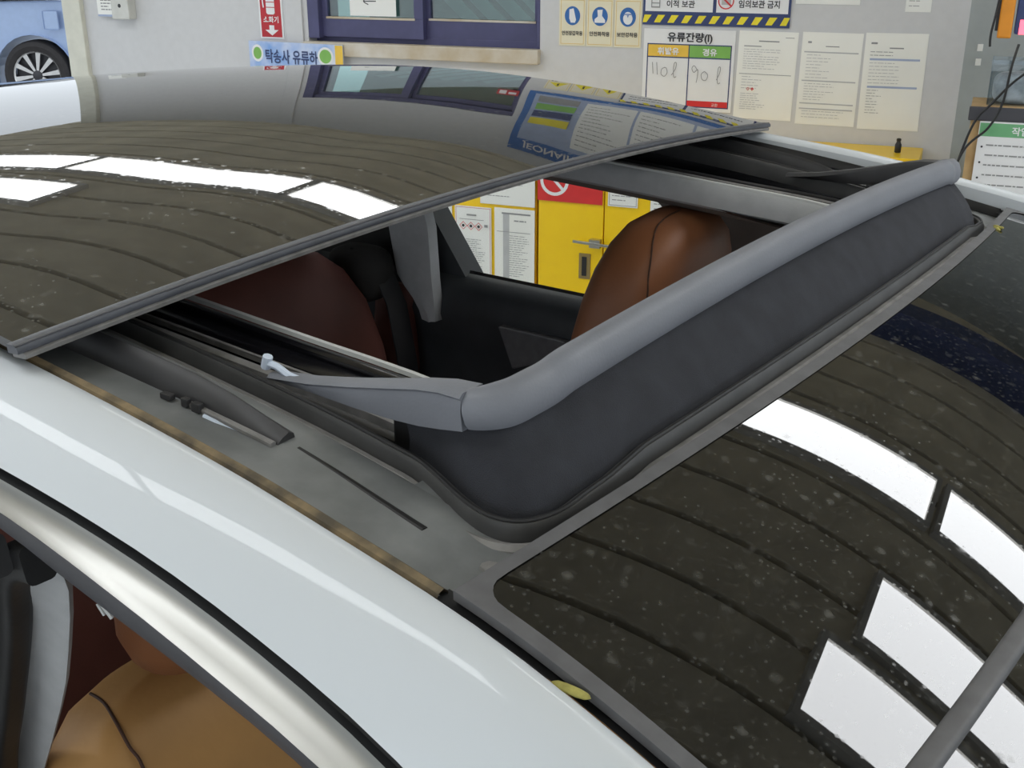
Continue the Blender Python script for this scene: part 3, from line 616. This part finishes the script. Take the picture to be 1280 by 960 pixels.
# ------------------------------------------------------------------ sheets and signs on the wall
class Sheet:
    """A thin sheet in wall coordinates with flat print on it."""
    def __init__(s, name, label, cat, t0, t1, z0, z1, m, off=0, th=.003, tilt=0, group=None, bevel=0):
        s.w = t1 - t0; s.h = z1 - z0; s.th = th; s.k = 0
        s.o = obj(name, *box(-s.w / 2, s.w / 2, -th, -.0005, 0, s.h), m, None, bevel=bevel)
        on_wall(s.o, (t0 + t1) / 2, z0, off); s.o.rotation_euler = (0, R(tilt), WA); tag(s.o, label, cat, group)
    def add(s, name, vf, m):
        s.k += 1; y = -s.th - .0004 * s.k
        o = obj(name, [(a - s.w / 2, y, b) for a, b in vf[0]], vf[1], m); o.parent = s.o; return o
    def rect(s, x0, x1, z0, z1, m, name='print'):
        return s.add(name, ([(x0, z0), (x1, z0), (x1, z1), (x0, z1)], [(0, 1, 2, 3)]), m)
    def rects(s, L, m, name='print'):
        V = []; F = []
        for x0, x1, z0, z1 in L: k = len(V); V += [(x0, z0), (x1, z0), (x1, z1), (x0, z1)]; F.append((k, k + 1, k + 2, k + 3))
        return s.add(name, (V, F), m)
    def poly(s, pts, m, name='print'): return s.add(name, (pts, [tuple(range(len(pts)))]), m)
    def disc(s, cx, cz, r, m, r0=0, n=28, name='print', sx=1):
        if r0 == 0: return s.poly([(cx + sx * r * math.cos(2 * math.pi * i / n), cz + r * math.sin(2 * math.pi * i / n)) for i in range(n)], m, name)
        V = [(cx + sx * q * math.cos(2 * math.pi * i / n), cz + q * math.sin(2 * math.pi * i / n)) for q in (r0, r) for i in range(n)]
        return s.add(name, (V, [(i, (i + 1) % n, (i + 1) % n + n, i + n) for i in range(n)]), m)
    def border(s, ins, wd, m):
        a, b, c, d = ins, s.w - ins, ins, s.h - ins
        return s.rects([(a, b, c, c + wd), (a, b, d - wd, d), (a, a + wd, c, d), (b - wd, b, c, d)], m, 'border')
    def text(s, body, x, z, size, m, bold=0, align='CENTER', name='lettering', sx=1):
        cu = bpy.data.curves.new('lettering', 'FONT'); cu.body = body; cu.size = size; cu.align_x = align; cu.offset = bold
        to = bpy.data.objects.new('lettering', cu); COL.objects.link(to); bpy.context.view_layer.update()
        me = bpy.data.meshes.new_from_object(to.evaluated_get(bpy.context.evaluated_depsgraph_get()))
        bpy.data.objects.remove(to); s.k += 1; y = -s.th - .0004 * s.k
        for vv in me.vertices: a, b = vv.co.x * sx, vv.co.y; vv.co = (x + a - s.w / 2, y, z + b)
        me.materials.clear(); me.materials.append(m)
        o = bpy.data.objects.new(name, me); COL.objects.link(o); o.parent = s.o; return o
    def lines(s, x0, x1, z0, z1, n, m, hgt=.0022, seed=0, ragged=.6):
        rnd = random.Random(seed); L = []
        for i in range(n):
            z = z1 - (z1 - z0) * (i + .5) / n; x = x0; e = x0 + (x1 - x0) * (1 - ragged * rnd.random()**1.5)
            while x < e: w = rnd.uniform(.006, .022); L.append((x, min(e, x + w), z, z + hgt)); x += w + .003
        return s.rects(L, m, 'text_lines')
    def bezier(s, pts, m, r=.0012, name='handwriting'):
        P = smooth_path([(a, b, 0) for a, b in pts], 6); V = []; F = []
        for i, p in enumerate(P):
            t_ = (P[min(i + 1, len(P) - 1)] - P[max(i - 1, 0)]).normalized(); nx, ny = -t_.y * r, t_.x * r; V += [(p.x + nx, p.y + ny), (p.x - nx, p.y - ny)]
            if i: F.append((2 * i - 2, 2 * i - 1, 2 * i + 1, 2 * i))
        return s.add(name, (V, F), m)

# safety signs
for i, (t0, txt, lab) in enumerate(((-1.468, '안전장갑착용', 'cream safety sign with a white glove in a blue disc'), (-1.363, '안전화착용', 'cream safety sign with a white boot in a blue disc'), (-1.258, '보안경착용', 'cream safety sign with a goggled head in a blue disc'))):
    s = Sheet('safety_sign', lab, 'sign', t0, t0 + .102, 1.546, 1.712, M['cream_sign'], group='safety signs in a row on the wall')
    s.border(.006, .0022, M['gold'])
    cx, cz = .051, .105; s.disc(cx, cz, .033, M['blue'], sx=.9, name='disc')
    if i == 0: s.poly([(cx - .012, cz + .022), (cx + .004, cz + .026), (cx + .014, cz - .014), (cx + .010, cz - .024), (cx - .006, cz - .024), (cx - .012, cz - .01)], M['white_p'], 'glove')
    elif i == 1: s.poly([(cx - .010, cz + .022), (cx + .010, cz + .024), (cx + .008, cz + .002), (cx + .020, cz - .012), (cx + .020, cz - .022), (cx - .020, cz - .022), (cx - .020, cz - .010), (cx - .008, cz)], M['white_p'], 'boot')
    else:
        s.disc(cx, cz - .004, .022, M['white_p'], sx=.8, name='head'); s.rects([(cx - .024, cx + .024, cz - .002, cz + .006)], M['blue'], 'goggles'); s.disc(cx - .009, cz - .001, .008, M['white_p'], name='lens'); s.disc(cx + .009, cz - .001, .008, M['white_p'], name='lens'); s.rects([(cx - .019, cx + .019, cz + .008, cz + .011)], M['blue'], 'helmet_brim')
    s.text(txt, .051, .038, .017, M['print_black'], bold=.0004, sx=.86 if i == 0 else 1)

# hazard board above the fuel board
s = Sheet('storage_notice', 'navy framed notice with a yellow hazard stripe above the fuel board', 'sign', -1.151, -.634, 1.628, 2.02, M['navy'], th=.006)
st = []
for i in range(11):
    a = -.008 + i * .0492; st.append([(max(0, a), .008), (a + .022, .008), (min(.517, a + .040), .034), (max(0, a + .014), .034)])
V = []; F = []
for q in st: k = len(V); V += q; F.append((k, k + 1, k + 2, k + 3))
s.add('hazard_stripe', (V, F), M['yellow'])
s.rects([(.008, .25, .046, .375), (.262, .509, .046, .375)], M['white_p'], 'panel')
s.text('이적 보관', .135, .062, .026, M['print_black'], bold=.0006); s.text('임의보관 금지', .41, .066, .027, M['print_black'], bold=.0006, sx=.92)
s.disc(.295, .085, .028, M['red2'], r0=.024, name='prohibition_ring'); s.rects([(.28, .312, .072, .098)], M['print_pale'], 'drum_icon'); s.poly([(.273, .1), (.277, .104), (.317, .069), (.313, .065)], M['red2'], 'prohibition_bar')
s.rects([(.03, .062, .058, .062), (.03, .033, .062, .084), (.059, .062, .062, .084), (.03, .062, .072, .075)], M['print_grey'], 'box_icon')
s.lines(.03, .24, .13, .34, 7, M['print_black'], .006, 3); s.lines(.28, .49, .13, .34, 7, M['print_black'], .006, 4)

V = [(a_, b_ + .35) for a_, b_ in V]; s.add('hazard_stripe', (V, F), M['yellow'])
# warning signs above the safety signs
for i, lab in enumerate(('left', 'middle', 'right')):
    s = Sheet('warning_sign', 'cream warning sign with a yellow triangle, %s of three above the safety signs' % lab, 'sign', -1.468 + i * .105, -1.366 + i * .105, 1.80, 1.99, M['cream_sign'], group='warning signs above the safety signs')
    s.border(.006, .0022, M['gold']); s.poly([(.012, .075), (.09, .075), (.051, .15)], M['yellow'], 'triangle'); s.rects([(.047, .055, .095, .125), (.047, .055, .083, .09)], M['print_black'], 'exclamation'); s.lines(.015, .088, .02, .05, 2, M['print_black'], .009, 50 + i, .2)
s = Sheet('small_red_sign', 'small red and white sign on the office window side', 'sign', -1.645, -1.552, 2.07, 2.14, M['red'], off=.004); s.rects([(.01, .04, .012, .058), (.05, .083, .03, .055)], M['white_p'], 'marks')

# fuel board
s = Sheet('fuel_board', 'white fuel stock board with yellow and green column heads', 'sign', -1.144, -.815, 1.335, 1.615, M['white_p'], th=.005)
B = .004
s.rects([(.014, .319, .226, .226 + B), (.014, .319, .012, .012 + B), (.014, .014 + B, .012, .23), (.165, .165 + B, .012, .23), (.315, .319, .012, .23)], M['navy'], 'grid')
s.rect(.018, .165, .186, .226, M['amber'], 'column_head'); s.rect(.169, .315, .186, .226, M['green'], 'column_head')
s.rects([(.018, .315, .182, .186)], M['navy'], 'grid'); s.rect(.169, .315, .016, .036, M['red2'], 'red_strip')
s.text('유류잔량(l)', .168, .241, .034, M['print_black'], bold=.0009, sx=1.06)
s.text('휘발유', .092, .195, .026, M['white_p'], bold=.0008, sx=1.1); s.text('경유', .242, .195, .026, M['white_p'], bold=.0008, sx=1.1); s.text('교환', .27, .0195, .013, M['white_p'])
for pts in ([(.036, .165), (.04, .125)], [(.052, .165), (.056, .122)], [(.083, .148), (.072, .142), (.07, .125), (.082, .117), (.092, .13), (.088, .146), (.08, .148)], [(.108, .122), (.122, .145), (.124, .165), (.117, .163), (.115, .135), (.118, .115), (.126, .118)],
            [(.203, .142), (.19, .158), (.182, .148), (.19, .135), (.203, .145), (.203, .12), (.2, .1)], [(.228, .14), (.217, .13), (.221, .112), (.235, .11), (.24, .128), (.228, .14)], [(.272, .112), (.282, .135), (.284, .155), (.277, .153), (.275, .12), (.278, .1), (.286, .103)]):
    s.bezier(pts, M['print_grey'])

# three laminated data sheets
for i, (t0, t1, z0, z1, lab, tl) in enumerate(((-.806, -.603, 1.318, 1.616, 'laminated data sheet right beside the fuel board', .6), (-.588, -.388, 1.31, 1.618, 'middle one of three laminated data sheets on the wall', .3), (-.377, -.178, 1.306, 1.622, 'laminated data sheet with pale blue bars nearest the wall corner', -.4))):
    s = Sheet('data_sheet', lab, 'paper', t0, t1, z0, z1, M['paper2'], th=.002, tilt=tl, group='laminated sheets on the wall')
    w, h = s.w, s.h
    if i == 0:
        s.rects([(.07, .14, h - .035, h - .031), (.16, .19, h - .02, h - .018), (.02, .08, h - .052, h - .049)], M['print_grey'], 'heading'); s.lines(.02, .15, h - .13, h - .058, 9, M['print_pale'], .0018, 1); s.rects([(.01, .19, h - .145, h - .143)], M['print_grey'], 'rule'); s.lines(.02, .09, .1, h - .15, 5, M['print_pale'], .0018, 2); s.disc(.045, .103, .006, M['red2'], r0=.004, n=4, name='hazard_diamond'); s.disc(.06, .103, .006, M['red2'], r0=.002, n=4, name='hazard_diamond'); s.lines(.02, .11, .03, .09, 8, M['print_pale'], .0018, 5)
    elif i == 1:
        s.rects([(.02, .032, h - .036, h - .030), (.08, .125, h - .047, h - .044)], M['print_grey'], 'heading'); [s.rect(.01, .19, q_, q_ + .004, M['print_pale'], 'bar') for q_ in (h - .067, h - .162, .070, .052)]; s.lines(.02, .10, h - .155, h - .07, 8, M['print_pale'], .0018, 6); s.lines(.02, .12, .08, h - .166, 7, M['print_pale'], .0018, 7); s.lines(.02, .17, .02, .05, 3, M['print_pale'], .0018, 8)
    else:
        s.rects([(.02, .04, h - .036, h - .030), (.08, .125, h - .050, h - .046)], M['print_grey'], 'heading'); [s.rect(.02, .18, q_, q_ + .0065, M['print_blue'], 'blue_bar') for q_ in (h - .088, h - .178)]; s.lines(.02, .12, h - .168, h - .092, 7, M['print_pale'], .0018, 9); s.lines(.02, .07, .05, h - .182, 9, M['print_grey'], .0016, 10); s.lines(.02, .1, h - .078, h - .056, 2, M['print_grey'], .002, 11, .2)
s = Sheet('notice_paper', 'pale paper pinned above the laminated data sheets', 'paper', -.62, -.41, 1.708, 2.0, M['paper']); s.lines(.03, .18, .03, .26, 10, M['print_grey'], .003, 12)
s = Sheet('notice_paper', 'small paper slip with print near the wall corner', 'paper', -.265, -.185, 1.69, 1.82, M['paper']); s.lines(.01, .07, .01, .12, 7, M['print_grey'], .002, 13)
# extinguisher sign, banner, tape, arrow paper, switch box
s = Sheet('extinguisher_sign', 'red fire extinguisher sign left of the office window', 'sign', -2.766, -2.655, 1.532, 1.76, M['white_p'])
s.rect(.007, .104, .006, .222, M['red'], 'red_field'); s.poly([(.045, .052), (.068, .052), (.068, .034), (.088, .034), (.0565, .012), (.025, .034), (.045, .034)], M['white_p'], 'arrow')
s.text('소화기', .056, .064, .027, M['white_p'], bold=.0006); s.poly([(.036, .10), (.042, .094), (.070, .094), (.076, .10), (.076, .150), (.068, .165), (.044, .165), (.036, .150)], M['white_p'], 'extinguisher_icon'); s.rects([(.036, .076, .120, .123), (.036, .076, .140, .143)], M['red'], 'icon_lines')
s.bezier([(.056, .165), (.056, .18), (.03, .175), (.022, .15), (.024, .12)], M['white_p'], .003, 'hose_icon'); s.poly([(.05, .175), (.085, .195), (.088, .188), (.056, .168)], M['white_p'], 'handle_icon')
s = Sheet('banner', 'blue and white banner strip under the office window', 'sign', -2.805, -2.365, 1.42, 1.522, M['sky_blue'], off=.034, th=.004, tilt=.6)
s.disc(.04, .055, .034, M['white_p'], sx=.8, name='emblem'); s.disc(.04, .055, .024, M['green'], sx=.8, name='emblem'); s.disc(.36, .055, .036, M['white_p'], sx=1, name='emblem'); s.disc(.36, .055, .027, M['green'], sx=1, name='emblem')
s.text('탁송사 유류하', .2, .024, .058, M['navy'], bold=.0012, sx=.74); s.rect(.405, .44, 0, .1, M['amber'], 'yellow_end')
for t0, lab in ((-2.23, 'yellow tape scrap under the office window sill'),):
    tag(Sheet('tape_piece', lab, 'tape', t0, t0 + .05, 1.48, 1.497, M['amber'], th=.001).o)
s = Sheet('arrow_paper', 'white paper with a drawn arrow on the office window', 'paper', -2.36, -2.155, 1.628, 1.80, M['paper'], off=-.028, th=.001)
s.bezier([(.065, .055), (.11, .056), (.118, .056)], M['print_black'], .0018, 'arrow'); s.bezier([(.082, .07), (.063, .055), (.084, .043)], M['print_black'], .0018, 'arrow')
sb = Sheet('switch_box', 'grey plastic switch box with a white note beside the pillar', 'switch box', -3.475, -3.385, 1.592, 1.78, M['switch'], th=.05, bevel=.004)
sb.disc(.045, .055, .008, M['print_black'], name='button')
s = Sheet('note_paper', 'white note hanging left of the switch box', 'paper', -3.572, -3.475, 1.60, 1.80, M['paper'], off=.02, th=.002); s.lines(.02, .08, .02, .07, 4, M['print_grey'], .005, 14); s.rect(0, .097, 0, .008, M['print_blue'], 'edge')
# big blue information board higher up, seen mirrored in the sliding glass
BT0, BT1, BZ0, BZ1 = -1.51, -.60, 2.04, 2.66
s = Sheet('information_board', 'blue framed information board high on the wall with photos and sheets', 'board', BT0, BT1, BZ0, BZ1, M['blue'], th=.012)
W_ = BT1 - BT0; H_ = BZ1 - BZ0
s.rect(.03, W_ - .03, .03, H_ - .09, M['print_blue'], 'field')
for i in range(3): s.rect(.25 + i * .22, .46 + i * .22, .06, H_ - .12, M['paper'], 'page'); s.lines(.265 + i * .22, .44 + i * .22, .08, H_ - .14, 12, M['print_grey'], .006, 20 + i)
for i, c in enumerate(('red', 'green', 'navy', 'yellow')): s.rect(.05, .22, .05 + i * .085, .12 + i * .085, M[c] if i != 0 else M['print_grey'], 'photo')
s.text('JEONAIR', .17, H_ - .066, .055, M['white_p'], bold=.001)

# ------------------------------------------------------------------ yellow storage cabinets in front of the wall
def cabinet(label, t0, t1, ztop, dep, doors):
    e = empty('storage_cabinet', wall_at((t0 + t1) / 2, 0), WA); tag(e, label, 'cabinet', 'yellow storage cabinets')
    h = (t1 - t0) / 2
    o = obj('body', *box(-h, h, -dep, -.01, .05, ztop), M['cab'], None, bevel=.004); o.parent = e
    for a, b, hd in doors:
        d_ = obj('door', *box(a - (t0 + t1) / 2 + .0025, b - (t0 + t1) / 2 - .0025, -dep - .018, -dep - .001, .08, ztop - .03), M['cab'], None, bevel=.002); d_.parent = e
        if hd:
            x = b - (t0 + t1) / 2
            hv = join(sweep([(x - .105, -dep - .05, .888), (x + .035, -dep - .045, .880)], rrect(.004, .005, .002)), box(x - .045, x - .005, -dep - .045, -dep - .018, .868, .898))
            k = obj('handle', *hv, M['steel']); k.parent = d_
            k = obj('lock_plate', *box(x - .09, x - .046, -dep - .022, -dep - .017, .742, .838), M['lockplate'], None, bevel=.001); k.parent = d_
            k = obj('lock_slot', *box(x - .078, x - .060, -dep - .024, -dep - .02, .754, .826), M['rubber']); k.parent = d_
    return e
cabinet('yellow steel cabinet with lever handle behind the car', -1.452, -.152, 1.255, .24, ((-1.449, -1.195, True), (-1.195, -.58, False), (-.58, -.155, False)))
cabinet('narrower yellow cabinet covered in chemical sheets behind the car', -1.89, -1.46, 1.255, .24, ((-1.887, -1.463, False),))
s = Sheet('prohibition_sign', 'red prohibition sign on the yellow cabinet door', 'sign', -1.449, -1.201, 1.023, 1.217, M['red2'], off=.261)
s.disc(.065, .075, .055, M['white_p'], r0=.043, name='ring'); s.poly([(.03, .105), (.038, .113), (.105, .045), (.097, .037)], M['white_p'], 'bar'); s.text('화기엄금', .16, .075, .028, M['white_p'])
s = Sheet('cabinet_label', 'small framed paper on the second yellow cabinet door', 'paper', -1.180, -1.070, 1.023, 1.165, M['paper'], off=.261); s.border(.004, .002, M['print_grey']); s.lines(.015, .09, .015, .12, 7, M['print_grey'], .003, 30)
s = Sheet('cabinet_label', 'white paper taped at the right of the yellow cabinet', 'paper', -1.023, -0.944, 0.997, 1.165, M['paper'], off=.261); s.lines(.012, .065, .02, .14, 7, M['print_grey'], .003, 31)
s = Sheet('chemical_sheet', 'chemical sheet with three hazard diamonds and a blue bar', 'paper', -1.783, -1.634, 0.688, 0.976, M['paper'], off=.261)
w, h = s.w, s.h; s.border(.004, .0015, M['red'])
for i in range(3): s.disc(.034 + i * .032, h - .075, .016, M['red2'], r0=.0135, n=4, name='hazard_diamond'); s.disc(.034 + i * .032, h - .075, .006, M['print_black'], n=6, name='hazard_icon')
s.rect(.018, .034, .09, .165, M['sky_blue'], 'blue_bar'); s.lines(.045, .125, .03, .165, 17, M['print_grey'], .002, 33, .5); s.rects([(.05, .09, h - .035, h - .029), (.02, .12, h - .05, h - .048), (.122, .136, h - .075, h - .065)], M['print_grey'], 'heading')
s = Sheet('chemical_sheet', 'grey lined data table on the yellow cabinet', 'paper', -1.621, -1.460, 0.688, 0.981, M['paper2'], off=.261)
w, h = s.w, s.h; s.rect(.035, .06, .02, h - .02, M['print_pale'], 'shaded_column'); s.lines(.06, .14, .03, h - .1, 19, M['print_grey'], .002, 34, .5); s.rects([(.03, .145, h - .022, h - .016), (.01, .145, h - .09, h - .088)], M['print_grey'], 'heading'); s.lines(.08, .13, h - .055, h - .04, 1, M['print_grey'], .005, 35, .1)
s = Sheet('chemical_sheet', 'white sheet above the grey lined data table', 'paper', -1.678, -1.460, 0.992, 1.217, M['paper'], off=.261); s.lines(.02, .18, .02, .2, 8, M['print_grey'], .003, 36)
s = Sheet('chemical_sheet', 'white sheet edge left of the hazard diamond sheet', 'paper', -1.883, -1.796, 0.688, 0.976, M['paper'], off=.261); s.lines(.01, .07, .02, .25, 12, M['print_grey'], .002, 37)
# little black bottle on the cabinet
rows = [[(r * math.cos(R(a)), r * math.sin(R(a)), z) for a in range(0, 360, 30)] for z, r in ((0, .009), (.002, .0105), (.026, .0105), (.030, .008), (.036, .006), (.038, .0075), (.044, .0075), (.046, .005))]
o = obj('small_bottle', *loft(rows, close_u=True, caps=True), M['cable'], None, True); on_wall(o, -.226, 1.2565, .14); tag(o, 'tiny black bottle standing on the yellow cabinet', 'bottle')

# ------------------------------------------------------------------ bench corner at the right
def wobj(name, vf, m, t, z, off, label=None, cat=None, bevel=0, smooth=False, parent=None):
    o = obj(name, *vf, m, None, smooth, bevel)
    if parent is None: on_wall(o, t, z, off); tag(o, label, cat)
    else: o.parent = parent
    return o
sh = empty('work_bench', wall_at(.4, 0, .5), WA); tag(sh, 'pine work bench with dark rubber edge at the right', 'bench')
wobj('bench_top', box(-.418, .8, 0, .22, 1.435, 1.462), M['wood'], 0, 0, 0, parent=sh); wobj('edge_strip', box(-.422, .8, -.012, 0, 1.424, 1.463), M['shelf_edge'], 0, 0, 0, parent=sh, bevel=.003)
wobj('post', box(-.414, -.375, .0, .04, 0, 1.435), M['wood'], 0, 0, 0, parent=sh); wobj('post', box(.7, .74, .0, .04, 0, 1.435), M['wood'], 0, 0, 0, parent=sh)
s = Sheet('work_notice', 'white notice with a green header under the bench edge', 'sign', .012, .30, 1.02, 1.424, M['white_p'], off=.516)
s.rect(.002, .286, .362, .400, M['green2'], 'green_header'); s.text('작업장 안전수칙', .175, .37, .026, M['white_p'], bold=.0005); s.lines(.025, .27, .12, .35, 8, M['print_grey'], .004, 40, .3)
for i in range(4): s.disc(.014, .332 - i * .045, .003, M['print_black'], n=10, name='bullet')
tb = wobj('storage_tub', join(box(0, .2, 0, .004, 0, .125), box(0, .2, .14, .144, 0, .125), box(0, .004, 0, .144, 0, .125), box(.196, .2, 0, .144, 0, .125), box(0, .2, 0, .144, 0, .004), box(-.004, .204, -.004, 0, .117, .127)), M['tub'], .022, 1.463, .46, 'translucent plastic tub of parts on the work bench', 'tub')
wobj('contents', superbox(.1, .07, .045, .09, .06, .045, .5), M['contents'], 0, 0, 0, parent=tb, smooth=True)
for i, x in enumerate((.03, .055, .085)):
    o = wobj('marker_pen', sweep([(0, 0, 0), (0, 0, .035)], circ(.0045, 8)), M['cable'], .022 + x, 1.463, .475, 'short black plug before the plastic tub, %s one of three' % ('left', 'middle', 'right')[i], 'plug'); tag(o, group='plugs before the tub')
dv = wobj('orange_tester', box(0, .038, 0, .04, 0, .26), M['orange'], .022, 1.648, .44, 'orange handheld device hanging over the bench', 'device', bevel=.005)
wobj('side_grip', box(-.008, .0, .005, .035, .02, .24), M['cable'], 0, 0, 0, parent=dv)
dv = wobj('navy_charger', box(0, .12, 0, .05, 0, .2), M['navy'], .066, 1.66, .44, 'navy charger with a glowing red display on the right', 'device', bevel=.006)
wobj('display', box(.012, .10, -.003, 0, .0, .04), M['led'], 0, 0, 0, parent=dv); wobj('jack', sweep([(.012, .02, -.05), (.012, .02, .0)], circ(.009, 10)), M['cable'], 0, 0, 0, parent=dv)
def cable(label, pts): 
    P = smooth_path([wall_at(t, z, o_) for t, z, o_ in pts], 8); o = obj('power_cable', *sweep(P, circ(.0035, 7), up=(.3, .7, .2)), M['cable'], None, True); tag(o, label, 'cable', 'cables at the bench corner')
cable('black cable rising from behind the car to the orange device', ((-.045, 1.22, .535), (-.03, 1.32, .535), (-.004, 1.42, .535), (.03, 1.47, .535), (.12, 1.57, .535), (.3, 1.66, .535)))
cable('black cable drooping from the navy charger across the bench edge', ((-.055, 1.22, .55), (-.02, 1.345, .55), (.035, 1.41, .55), (.063, 1.48, .55), (.072, 1.58, .55), (.082, 1.64, .53)))
cable('black cord along the orange device', ((.018, 1.80, .45), (.012, 1.72, .45), (.006, 1.66, .45), (.008, 1.625, .45)))
for z, lab in ((1.575, 'upper cream sticker on the grey green wall'), (1.53, 'lower cream sticker on the grey green wall')):
    o = obj('wall_sticker', *box(-.011, .011, -.003, 0, 0, .022), M['paper2']); p = WT * (-.065 + d.x * .048) + WN * (WD + d.y * .048 - .002)
    o.location = (p.x, p.y, z); o.rotation_euler = (0, 0, WA + a); tag(o, lab, 'sticker')

# ------------------------------------------------------------------ outside, beyond the cream pillar
yard = obj('ground_yard', *loft([[(-40, -40, .0 if False else .25), (-40, 60, .25)], [(-12, -40, .25), (-12, 60, .25)], [(-6, -40, .02), (-6, 60, .02)], [(-3, -40, -.01), (-3, 60, -.01)], [(30, -40, -.01), (30, 60, -.01)]]), M['tarmac'])
tag(yard, kind='structure')
bc_ = empty('parked_car', (-11.59, 6.21, .25), R(36.1)); tag(bc_, 'silver blue car parked outside beyond the cream pillar', 'car')
# local axes: x to the right (rear of the car), y away; the near flank is at y = 0; wheel centre at x = .9
def bpart(name, vf, m, smooth=False, bevel=0, parent=None):
    o = obj(name, *vf, m, None, smooth, bevel); o.parent = parent or bc_; return o
WX, WZ, WR = .87, .35, .345
def flank(y):
    pts = [(1.72, .35), (1.78, .6), (1.75, .9), (1.62, 1.05)]
    return pts
def arch(cx, r, n=14): return [(cx + r * math.cos(math.pi * i / n), WZ + r * math.sin(math.pi * i / n)) for i in range(n + 1)]
low = [(1.35, .28), (WX + .40, .28)] + arch(WX, .40) + [(WX - .40, .26), (-1.95 + .40, .26)] + arch(-1.95, .40) + [(-2.35, .28), (-2.85, .35)]
upl = [(-2.9, .65), (-2.7, .85), (-1.9, .98), (-1.6, 1.02), (1.28, 1.08), (1.38, .95), (1.42, .6)]
prof = low + upl
rows = []
for y_, k in ((.06, .97), (0.0, 1.0), (1.75, 1.0), (1.81, .97)):
    rows.append([(x, y_, .62 + (z - .62) * (k if z > .5 else 1)) for x, z in prof])
bpart('body', loft(rows, close_u=True, caps=True), M['silver'])
cabp = [(-1.5, 1.02), (-.75, 1.45), (.35, 1.47), (1.15, 1.1)]
rows = [[(x, y_, z) for x, z in cabp] for y_ in (.1, .3, 1.5, 1.7)]
rows[1] = [(x * .97, .22, z) for x, z in cabp]; rows[2] = [(x * .97, 1.58, z) for x, z in cabp]
bpart('cabin_glass', loft(rows, close_u=True, caps=True), M['dark_glass'])
bpart('fuel_door', box(1.02, 1.17, -.006, 0, .80, .98), M['silver'], bevel=.012)
bpart('tail_lamp', box(1.28, 1.41, -.012, .1, .93, 1.03), M['tail'], bevel=.01)
bpart('door_handle', box(.18, .34, -.03, -.005, .86, .89), M['rim'], bevel=.006)
bpart('door_gap', sweep(smooth_path([(.45, -.002, 1.06), (.42, -.002, .9), (.34, -.002, .72), (.22, -.002, .55), (.18, -.002, .35)], 5), circ(.006, 5)), M['rubber'])
def alloy(cx):
    w = bpart('wheel', loft([[(cx + r * math.cos(R(q)), y_, WZ + r * math.sin(R(q))) for q in range(0, 360, 10)] for y_, r in ((.06, .23), (.02, .245), (.0, .29), (.02, .33), (.06, WR), (.2, WR), (.24, .3))], close_u=True), M['tyre'], True)
    bpart('rim_back', loft([[(cx + r * math.cos(R(q)), y_, WZ + r * math.sin(R(q))) for q in range(0, 360, 15)] for y_, r in ((.09, .235), (.10, .02))], close_u=True, caps=True), M['rim_dark'], parent=w)
    bpart('rim_ring', loft([[(cx + r * math.cos(R(q)), y_, WZ + r * math.sin(R(q))) for q in range(0, 360, 10)] for y_, r in ((.03, .222), (.015, .235), (.03, .246), (.06, .235))], close_u=True, close_v=True), M['rim'], True, parent=w)
    for i in range(10):
        q = R(36 * i + 9); dx, dz = math.cos(q), math.sin(q); px, pz = -dz, dx
        V = []
        for r, hw, yy in ((.05, .012, .03), (.225, .024, .025)):
            for s_ in (-1, 1):
                for y_ in (yy, yy + .03): V.append((cx + dx * r + px * hw * s_, y_, WZ + dz * r + pz * hw * s_))
        bpart('spoke', (V, [(0, 1, 3, 2), (4, 6, 7, 5), (0, 4, 5, 1), (2, 3, 7, 6), (0, 2, 6, 4), (1, 5, 7, 3)]), M['rim'], parent=w)
    bpart('hub_cap', loft([[(cx + r * math.cos(R(q)), y_, WZ + r * math.sin(R(q))) for q in range(0, 360, 20)] for y_, r in ((.06, .055), (.03, .05), (.02, .03))], close_u=True, caps=True), M['rim_dark'], True, parent=w)
alloy(WX); alloy(-1.95)
